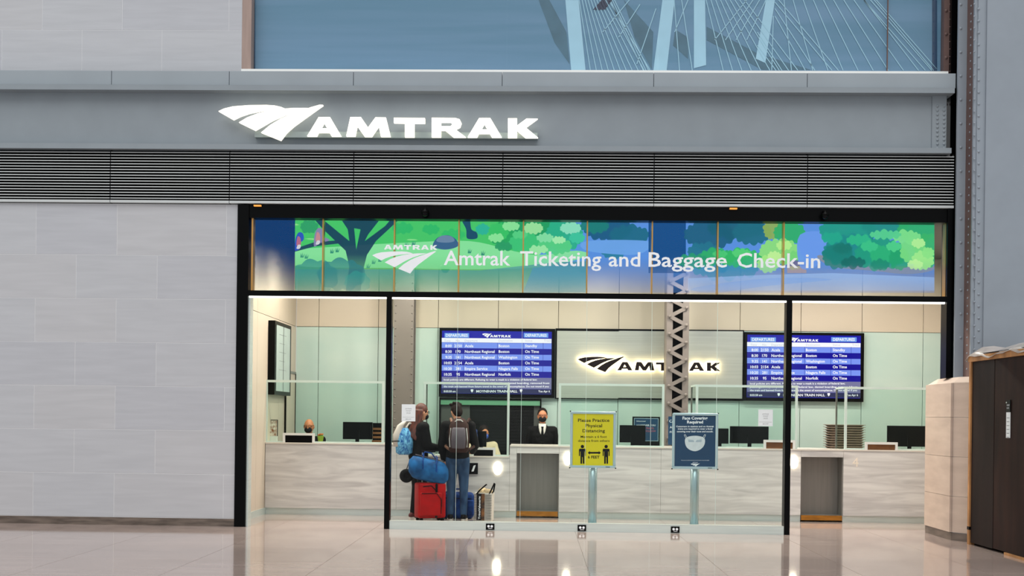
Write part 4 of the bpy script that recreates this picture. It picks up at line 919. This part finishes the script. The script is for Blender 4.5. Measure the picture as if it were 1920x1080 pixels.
MB().tube([(-.2, -.02, .41), (0, -.03, .365), (.22, -.02, .315)], .008, 8).build('zip', 'pack_grey', du)
for x_ in (-.1, .1): MB().tube([(x_, -.13, .18-x_*.22), (x_, -.115, .30-x_*.22), (x_+.02, -.05, .39-x_*.22), (x_+.01, .0, .41-x_*.22)], .009, 8).build('strap', 'bag_blue', du)
MB().tube([(-.1, -.03, .395), (-.06, -.03, .45), (.04, -.03, .43), (.1, -.03, .35)], .01, 8).build('carry_handle', 'bag_blue', du)
fb = local_thing('floor_bag', 'deep blue soft bag on the floor behind the jeans', 'bag', (P(858, 965, 1.82).x, 1.80, 0), 0)
bakebox('body', (0, 0, .2), (.50, .24, .4), 'bag_blue', fb, .07); MB().tube([(-.2, -.06, .38), (-.1, -.06, .45), (.05, -.06, .45), (.14, -.06, .38)], .012, 8).build('carry_handle', 'bag_blue', fb); MB().tube([(-.22, -.122, .32), (.22, -.122, .31)], .006, 6).build('zip', 'black', fb); bakebox('end_pocket', (.2, -.12, .17), (.1, .05, .24), 'bag_blue', fb, .02)
sb = local_thing('shopping_bag', 'white patterned shopping bag with black lettered panel and dark handles', 'bag', (P(908, 968, 1.45).x, 1.45, 0), math.radians(-14))
t = MB(); t.loft([(0, 0, .0, .125, .085), (0, 0, .02, .13, .09), (0, 0, .25, .135, .088), (0, 0, .42, .14, .08)], 20, 6); t.build('body', 'bag_white', sb)
gl_ = MB()
for i in range(19): gl_.box(.035, .138, -.0925, -.0895, .03+i*.02, .036+i*.02); gl_.box(-.136, -.1, -.0925, -.0895, .03+i*.02, .036+i*.02)
gl_.build('pattern', 'ink', sb)
MB().box(-.095, -.02, -.0935, -.09, .015, .41).build('black_panel', 'ink', sb); MB().box(-.02, .03, -.0935, -.09, .015, .41).build('photo_panel', 'bag_photo', sb)
MB().text('TrinaValenerie', 0, 0, .03, 0, w=.34, world=lambda x, y: Vector((-.035-y, -.0945, .03+x)), bold=.02).build('lettering', 'white_print', sb)
t = MB()
for i in range(10): t.ell((random.uniform(-.09, .09), random.uniform(-.04, .04), .42+random.uniform(-.02, .05)), (.06, .045, .05), 8, 6)
t.build('tissue', 'bag_tissue', sb, smooth=True)
MB().tube([(-.1, -.085, .40), (-.04, -.08, .47), (.04, -.07, .54), (.05, -.06, .545)], .011, 8).build('handle', 'black', sb); MB().tube([(.09, -.07, .40), (.13, -.07, .48), (.17, -.06, .57), (.175, -.055, .56), (.155, -.05, .45), (.12, -.04, .40)], .011, 8).build('handle', 'black', sb)

# ------------------------------------------------------------------ people
def remesh(mb, name, m, parent, vox=.009, sm=3):
    me = bpy.data.meshes.new(name); me.from_pydata(mb.v, [], mb.f); bm = bmesh.new(); bm.from_mesh(me); bmesh.ops.recalc_face_normals(bm, faces=bm.faces); bm.to_mesh(me); bm.free()
    o = bpy.data.objects.new('tmp', me); C.objects.link(o)
    r = o.modifiers.new('r', 'REMESH'); r.mode = 'VOXEL'; r.voxel_size = vox
    s_ = o.modifiers.new('s', 'SMOOTH'); s_.factor = .5; s_.iterations = sm
    dg = bpy.context.evaluated_depsgraph_get(); me2 = bpy.data.meshes.new_from_object(o.evaluated_get(dg)); bpy.data.objects.remove(o); bpy.data.meshes.remove(me)
    me2.name = name; me2.materials.clear(); me2.materials.append(MATS[m])
    for p in me2.polygons: p.use_smooth = True
    ob = bpy.data.objects.new(name, me2); C.objects.link(ob); ob.parent = parent; return ob
def head_parts(t, c, M, f=1.0):
    q = lambda x, y, z: c+M@(Vector((x, y, z))*f)
    t.ell(c, (.076*f, .096*f, .112*f), 20, 14, M); t.ell(q(0, .022, -.06), (.056*f, .068*f, .062*f), 16, 10, M)
    t.ell(q(0, .098, -.02), (.013*f, .02*f, .024*f), 10, 8, M)
    for s_ in (-1, 1): t.ell(q(s_*.078, -.004, -.012), (.010*f, .02*f, .032*f), 8, 8, M)
    t.ell(q(0, .082, -.062), (.026*f, .012*f, .010*f), 10, 6, M)
    for s_ in (-1, 1): t.ell(q(s_*.033, .074, .022), (.026*f, .014*f, .011*f), 8, 6, M)
def hand(t, wrist, d, palm_n, f=1.0):
    wrist = Vector(wrist); d = Vector(d).normalized(); n_ = Vector(palm_n); n_ = (n_-d*n_.dot(d)).normalized(); s_ = d.cross(n_)
    pc_ = wrist+d*.045*f; Mx = Matrix((s_, n_, d)).transposed(); t.ell(pc_, (.040*f, .017*f, .052*f), 12, 8, Mx)
    for i, L in enumerate((.068, .076, .070, .055)):
        b0 = wrist+d*.083*f+s_*(.028-.019*i)*f; m1 = b0+(d*.9+n_*.35).normalized()*L*.5*f; e1 = m1+(d*.55+n_*.85).normalized()*L*.5*f
        t.cap(b0-d*.02*f, .0095*f, m1, .009*f, 8); t.cap(m1, .009*f, e1, .0078*f, 8)
    b0 = wrist+d*.03*f+s_*.034*f; m1 = b0+(s_*.7+d*.7+n_*.3).normalized()*.04*f; t.cap(b0, .012*f, m1, .010*f, 8); t.cap(m1, .010*f, m1+(d*.8+n_*.5).normalized()*.03*f, .0085*f, 8)
def figure(o, J, body_m='skin', top_m='jacket_black', leg_m='trousers_black', shoe_m='shoe_black', top_in=.014, bulk=1.0):
    """J: joints in the figure's own frame (x right, y forward, z up)"""
    hc, M = J['head'], J['headM']; nb = J['neck']; pel = J['pelvis']; ch = J['chest']; sh_ = J['sh']; el = J['el']; wr = J['wr']; hip = J['hip']; kn = J['kn']; an = J['an']; toe = J['toe']
    def torso(t, g):
        b = bulk; mid = pel.lerp(ch, .5)
        for (p0, rx0, ry0), (p1, rx1, ry1) in (((pel, .155, .115), (mid, .145, .105)), ((mid, .145, .105), (ch, .175, .12))):
            for k in range(7):
                u = k/6; p = p0.lerp(p1, u); t.ell(p, ((rx0+(rx1-rx0)*u)*b+g, (ry0+(ry1-ry0)*u)*b+g, .10+g), 16, 8)
        for s_ in (0, 1): t.cap(ch.lerp(sh_[s_], .35)+Vector((0, 0, .03)), .085+g, sh_[s_], .062+g)
        t.cap(ch+Vector((0, 0, .06)), .09+g, nb, .055+g*.4)
    def arms(t, g, sleeve=1.0):
        for s_ in (0, 1):
            t.cap(sh_[s_], .056+g, el[s_], .043+g); w_ = el[s_].lerp(wr[s_], sleeve); t.cap(el[s_], .042+g, w_, .030+g)
    def legs(t, g, cut=1.0):
        for s_ in (0, 1):
            t.cap(hip[s_], .088+g, kn[s_], .058+g); a_ = kn[s_].lerp(an[s_], cut); t.cap(kn[s_], .056+g, a_, .040+g)
    t = MB(); torso(t, 0); arms(t, 0); legs(t, 0); t.cap(nb, .052, hc+M@Vector((0, -.01, -.06)), .05); head_parts(t, hc, M)
    for s_ in (0, 1):
        hand(t, wr[s_], J['hd'][s_], J['hn'][s_]); t.cap(an[s_], .038, toe[s_]*.4+an[s_]*.6-Vector((0, 0, .02)), .032); t.cap(an[s_]+Vector((0, 0, -.045)), .03, toe[s_], .025)
    remesh(t, 'body', body_m, o, .0085)
    t = MB(); torso(t, top_in); arms(t, top_in, .96); remesh(t, 'top_garment', top_m, o, .011).name = 'jacket'
    t = MB(); legs(t, .012, .97); 
    for k in range(6): u = k/5; p = pel.lerp(hip[0].lerp(hip[1], .5), u); t.ell(p+Vector((0, 0, -.01)), (.158*bulk+.008, .118*bulk+.008, .09), 16, 8)
    remesh(t, 'trousers', leg_m, o, .011)
    for s_ in (0, 1):
        d = (toe[s_]-an[s_]); d.z = 0; d.normalize(); z0 = toe[s_].z-.03
        t = MB(); hl_ = an[s_]-d*.035; hl_.z = z0+.045; tt = toe[s_]+d*.01; tt.z = z0+.042; t.cap(hl_, .042, tt, .038); t.cap(an[s_]*.9+hl_*.1, .045, hl_.lerp(tt, .35), .044)
        sh2 = remesh(t, 'shoe', shoe_m, o, .009)
        t = MB(); sd_ = Vector((-d.y, d.x, 0)); pts = []
        for k in range(14):
            a = 2*PI*k/14; ctr = hl_.lerp(tt, .5); Lh = (tt-hl_).length/2+.045; q = ctr+d*Lh*math.cos(a)+sd_*.045*math.sin(a); pts.append((q.x, q.y))
        t.prism(pts, z0, z0+.022); so_ = t.build('sole', 'sole', None); so_.parent = sh2; so_.location = so_.location
    return o
def std(h=1.75, **kw):
    V3 = Vector; J = dict(pelvis=V3((0, 0, .96)), chest=V3((0, .0, 1.30)), neck=V3((0, -.005, 1.47)), head=V3((0, .03, 1.635)), headM=Matrix.Identity(3),
        sh=[V3((-.185, 0, 1.41)), V3((.185, 0, 1.41))], el=[V3((-.235, -.02, 1.13)), V3((.235, -.02, 1.13))], wr=[V3((-.245, .06, .90)), V3((.245, .06, .90))],
        hd=[(0, .15, -1), (0, .15, -1)], hn=[(1, .3, 0), (-1, .3, 0)], hip=[V3((-.085, 0, .90)), V3((.085, 0, .90))], kn=[V3((-.095, .015, .49)), V3((.095, .015, .49))],
        an=[V3((-.10, -.02, .085)), V3((.10, -.02, .085))], toe=[V3((-.115, .13, .03)), V3((.115, .13, .03))])
    J.update(kw); return J
def person(label, loc, rz, scale=1.0):
    o = thing('person', label, 'person', (0, 0, 0)); o.location = loc; o.rotation_euler.z = rz; o.scale = (scale,)*3; return o
def hair_cap(o, J, m, f=1.0, low=-.02, name='hair', extra=None, lump=0):
    t = MB(); c, M = J['head'], J['headM']
    t.ell(c+M@Vector((0, -.014, .022)), (.086, .100, .108), 20, 12, M); t.ell(c+M@Vector((0, -.05, -.02)), (.078, .062, .09), 16, 10, M)
    for i in range(lump):
        a = i*2.399; r = .07*math.sqrt((i+.5)/lump)*1.25; t.ell(c+M@Vector((r*math.cos(a), -.012+r*math.sin(a), .105-.25*r*r*10+.012*((i*7) % 3))), (.024, .024, .022), 8, 6)
    if extra: extra(t)
    return remesh(t, name, m, o, .009, 2)
Rz = lambda a: Matrix.Rotation(math.radians(a), 3, 'Z')
Rx = lambda a: Matrix.Rotation(math.radians(a), 3, 'X')
V3 = Vector
# man with backpack, back to us (forward = +Y), head bowed and turned to the left
YM_ = 1.52
J = std(head=V3((-.035, .075, 1.625)), headM=Rz(28) @ Rx(-24), neck=V3((-.01, .015, 1.475)), wr=[V3((-.215, .13, .90)), V3((.20, .30, 1.02))], el=[V3((-.245, -.01, 1.13)), V3((.26, .02, 1.12))],
        hd=[(.05, .3, -1), (-.3, 1, 0)], hn=[(1, .3, 0), (-.3, 0, -1)])
pm = person('person in black jacket and blue jeans wearing a grey backpack at the counter', (P(857, 965, YM_).x, YM_, 0), 0, 1.0)
figure(pm, J, 'skin_light', 'jacket_black', 'jeans', 'shoe_black', .02, 1.02)
hair_cap(pm, J, 'hair_dark', lump=22)
bp = local_thing('backpack', 'brown and grey backpack worn over a black jacket', 'backpack', (pm.location.x+.03, YM_, 0), 0)
t = MB(); t.loft([(.0, -.235, 1.02, .12, .07), (.0, -.245, 1.06, .150, .095), (.0, -.25, 1.25, .155, .105), (.0, -.235, 1.43, .140, .09), (.0, -.21, 1.51, .09, .055), (0, -.20, 1.535, .04, .03)], 22, 3); t.build('main_pack', 'pack_brown', bp, smooth=True)
t = MB(); t.loft([(.0, -.335, 1.08, .09, .03), (.0, -.345, 1.10, .105, .04), (.0, -.35, 1.22, .11, .042), (.0, -.335, 1.36, .10, .038), (.0, -.31, 1.39, .085, .025)], 18, 4); t.build('front_pocket', 'pack_grey', bp, smooth=True)
for s_ in (-1, 1): MB().tube([(s_*.125, -.33, 1.10), (s_*.132, -.345, 1.22), (s_*.115, -.325, 1.38)], .007, 8).build('reflective_trim', 'reflective', bp)
MB().tube([(-.06, -.28, 1.47), (-.03, -.30, 1.50), (.03, -.30, 1.50), (.06, -.28, 1.47)], .008, 8).build('top_handle', 'reflective', bp)
for s_ in (-1, 1): MB().tube([(s_*.11, -.17, 1.46), (s_*.135, -.06, 1.515), (s_*.14, .06, 1.50), (s_*.15, .15, 1.38), (s_*.19, .12, 1.2), (s_*.21, -.05, 1.10), (s_*.14, -.18, 1.06)], .022, 8).build('shoulder_strap', 'strap_tan' if s_ < 0 else 'pack_brown', bp)
# woman, turned to the right
YW = 1.62
J = std(head=V3((.0, .045, 1.55)), headM=Rx(-10), pelvis=V3((0, 0, .91)), chest=V3((0, .01, 1.23)), neck=V3((0, .01, 1.40)), sh=[V3((-.165, .0, 1.33)), V3((.165, .0, 1.33))],
        el=[V3((-.205, .03, 1.07)), V3((.20, .05, 1.06))], wr=[V3((-.15, .20, 1.04)), V3((.13, .25, 1.03))], hd=[(.3, 1, -.1), (-.1, 1, -.2)], hn=[(.2, 0, -1), (-.2, 0, -1)],
        hip=[V3((-.08, 0, .86)), V3((.08, 0, .86))], kn=[V3((-.085, .02, .47)), V3((.085, .03, .47))])
pw = person('person with long auburn hair in black clothes holding the suitcase handle', (P(783, 965, YW).x, YW, 0), math.radians(-58), 1.04)
figure(pw, J, 'skin_light', 'jacket_black', 'trousers_black', 'shoe_red', .024, 1.0)
def longhair(t):
    for i in range(9):
        a = math.radians(200+i*17.5); x_ = .075*math.cos(a); y_ = .03+.085*math.sin(a)
        t.cap((x_, y_, 1.56), .03, (x_*1.25, y_-.03, 1.36), .034); t.cap((x_*1.25, y_-.03, 1.36), .034, (x_*1.5, y_-.10, 1.20-.02*(i % 3)), .022)
hair_cap(pw, J, 'hair_red', extra=longhair)
t = MB()
for s_ in (-1, 1): 
    c = J['head']+J['headM']@V3((s_*.034, .098, .012)); t.tube([c+V3((.024*math.cos(k*PI/6), .0, .018*math.sin(k*PI/6))) for k in range(13)], .003, 6, False)
    t.tube([J['head']+J['headM']@V3((s_*.058, .095, .014)), J['head']+J['headM']@V3((s_*.08, .0, .014))], .003, 6)
t.build('glasses', 'black', pw)
MB().ell(J['head']+J['headM']@V3((0, .075, -.055)), (.058, .045, .045), 16, 10).build('face_mask', 'ink', pw, smooth=True)
tb = local_thing('tie_dye_backpack', 'small blue and white tie dye backpack beside auburn hair', 'backpack', (P(758, 840, 1.5).x, 1.5, .97), math.radians(20))
t = MB(); t.loft([(0, 0, .0, .08, .06), (0, 0, .03, .125, .085), (0, 0, .2, .135, .09), (0, 0, .32, .10, .07), (0, 0, .40, .05, .04)], 20, 2.6); t.build('body', 'tiedye', tb, smooth=True)
t = MB(); t.loft([(-.10, .0, .12, .07, .06), (-.11, .0, .3, .065, .055), (-.06, 0, .44, .05, .04), (-.0, 0, .50, .03, .03)], 16); t.build('white_side', 'white_cloth', tb, smooth=True)
MB().tube([(.02, .0, .40), (.08, .03, .47), (.16, .06, .46), (.2, .08, .36)], .014, 8).build('strap', 'white_cloth', tb); MB().tube([(-.2, -.03, .20), (-.1, -.085, .205)], .008, 6).build('cord', 'black', tb)
npw = local_thing('neck_pillow', 'round black travel pillow hanging by the dark trousers', 'pillow', (P(762, 902, 1.36).x, 1.36, .555), math.radians(10))
t = MB(); R0, r0_ = .062, .042; nn, mm = 20, 10; V = []
for i in range(nn):
    for k in range(mm):
        a = 2*PI*i/nn; b = 2*PI*k/mm; V.append(((R0+r0_*math.cos(b))*math.cos(a), r0_*math.sin(b), .105+(R0+r0_*math.cos(b))*math.sin(a)))
t.add(V, [(i*mm+k, i*mm+(k+1) % mm, ((i+1) % nn)*mm+(k+1) % mm, ((i+1) % nn)*mm+k) for i in range(nn) for k in range(mm)]); t.build('cushion', 'jacket_black', npw, smooth=True)
MB().ell((0, 0, .105), (.05, .03, .05), 14, 8).build('centre_pad', 'trousers_black', npw, smooth=True); MB().tube([(0, .0, .2), (.03, .04, .28), (.06, .12, .36)], .007, 6).build('cord', 'black', npw)

# clerks behind the counter
Yk = 3.35
J = std(head=V3((0, .03, 1.60)), sh=[V3((-.18, 0, 1.355)), V3((.18, 0, 1.355))], chest=V3((0, 0, 1.27)), neck=V3((0, -.005, 1.46)))
ck = person('person in black suit, white shirt, dark tie and black face mask behind the counter', (P(1017, 800, Yk).x, Yk, 0), PI, .985)
figure(ck, J, 'skin', 'suit', 'suit', 'shoe_black', .02, 1.04)
hair_cap(ck, J, 'hair_dark').location = (0, -.018, .012)
H = J['head']
MB().ell(H+V3((0, .062, -.052)), (.066, .052, .052), 18, 10).build('face_mask', 'ink', ck, smooth=True)
t = MB()
for s_ in (-1, 1):
    c = H+V3((s_*.034, .102, .012)); t.tube([c+V3((.028*math.cos(k*PI/8), 0, .018*math.sin(k*PI/8))) for k in range(17)], .0035, 6, False); t.tube([H+V3((s_*.062, .1, .016)), H+V3((s_*.082, .0, .016))], .003, 6)
t.tube([H+V3((-.008, .104, .014)), H+V3((.008, .104, .014))], .003, 6); t.build('glasses', mat('frame_red', '5a1710', .4), ck)
t = MB()
for s_ in (-1, 1): t.ell(H+V3((s_*.034, .083, .012)), (.013, .008, .006), 10, 6)
t.build('eyes', 'ink', ck, smooth=True)
shp = MB(); shp.loft([(0, .085, 1.16, .03, .055), (0, .085, 1.30, .05, .06), (0, .075, 1.42, .065, .06), (0, .04, 1.475, .062, .06)], 16); shp.build('shirt', 'shirt_white', ck, smooth=True)
t = MB(); t.add([(-.022,.148,1.425),(.022,.148,1.425),(.014,.15,1.385),(-.014,.15,1.385),(.034,.158,1.20),(-.034,.158,1.20),(0,.155,1.15)], [(0,1,2,3),(3,2,4,5),(5,4,6)]); to = t.build('tie', 'suit', ck); to.modifiers.new('s', 'SOLIDIFY').thickness = .008
for s_ in (-1, 1):
    t = MB(); t.add([(s_*.075,.10,1.455),(s_*.03,.145,1.20),(s_*.008,.155,1.10),(s_*.11,.12,1.20),(s_*.115,.11,1.34)], [(0,1,2,3,4)] if s_ < 0 else [(4,3,2,1,0)]); lo2 = t.build('lapel', 'suit', ck); lo2.modifiers.new('s', 'SOLIDIFY').thickness = .008
def seated(label, px, Yp, zoff, rz, top, skin='skin'):
    J = std(pelvis=V3((0, 0, .62)), chest=V3((0, .02, .96)), neck=V3((0, .03, 1.13)), head=V3((0, .07, 1.29)), headM=Rx(-6), sh=[V3((-.185, .02, 1.07)), V3((.185, .02, 1.07))], el=[V3((-.25, .12, .84)), V3((.25, .12, .84))], wr=[V3((-.15, .34, .86)), V3((.15, .34, .86))], hd=[(.2, 1, 0), (-.2, 1, 0)], hn=[(0, 0, -1), (0, 0, -1)],
            hip=[V3((-.09, .02, .58)), V3((.09, .02, .58))], kn=[V3((-.11, .42, .56)), V3((.11, .42, .56))], an=[V3((-.11, .38, .085)), V3((.11, .38, .085))], toe=[V3((-.12, .52, .03)), V3((.12, .52, .03))])
    loc = (P(px, 800, Yp).x, Yp, 0); o = person(label, loc, rz, 1+zoff); figure(o, J, skin, top, 'trousers_black', 'shoe_black', .016, 1.03)
    st = thing('office_stool', 'black swivel stool under the '+('bald clerk' if px < 700 else 'cream shirted clerk'), 'stool', (0, 0, 0)); st.location = (loc[0], loc[1], 0); st.rotation_euler.z = rz
    z_s = .455*(1+zoff)
    MB().lathe((0, .03, z_s-.08), [(.19, 0), (.21, .02), (.21, .06), (.18, .075)], 24).build('seat', 'trousers_black', st, smooth=True); MB().tube([(0, .03, .08), (0, .03, z_s-.07)], .03, 12).build('column', 'stainless', st); MB().lathe((0, .03, 0), [(.24, 0), (.24, .02), (.08, .06), (.03, .09)], 24).build('base', 'black', st)
    return o, J
o, J = seated('seated bald person with glasses in dark clothing behind the marble counter', 581, 3.45, .055, PI, 'suit')
H, Mh = J['head'], J['headM']; t = MB()
for s_ in (-1, 1):
    c = H+Mh@V3((s_*.034, .104, .012)); t.tube([c+V3((.026*math.cos(k*PI/6), 0, .018*math.sin(k*PI/6))) for k in range(13)], .003, 6, False); t.tube([H+Mh@V3((s_*.06, .1, .014)), H+Mh@V3((s_*.08, .0, .014))], .003, 6)
t.build('glasses', 'black', o)
MB().ell(H+Mh@V3((0, .07, -.052)), (.062, .05, .048), 16, 10).build('face_mask', 'ink', o, smooth=True)
o, J = seated('seated person in cream shirt and blue face mask behind the lowered counter', 905, 3.45, .0, PI+.35, 'shirt_cream')
H, Mh = J['head'], J['headM']; MB().ell(H+Mh@V3((0, .07, -.05)), (.062, .05, .05), 16, 10).build('face_mask', 'bottle_blue', o, smooth=True); hair_cap(o, J, 'hair_dark')
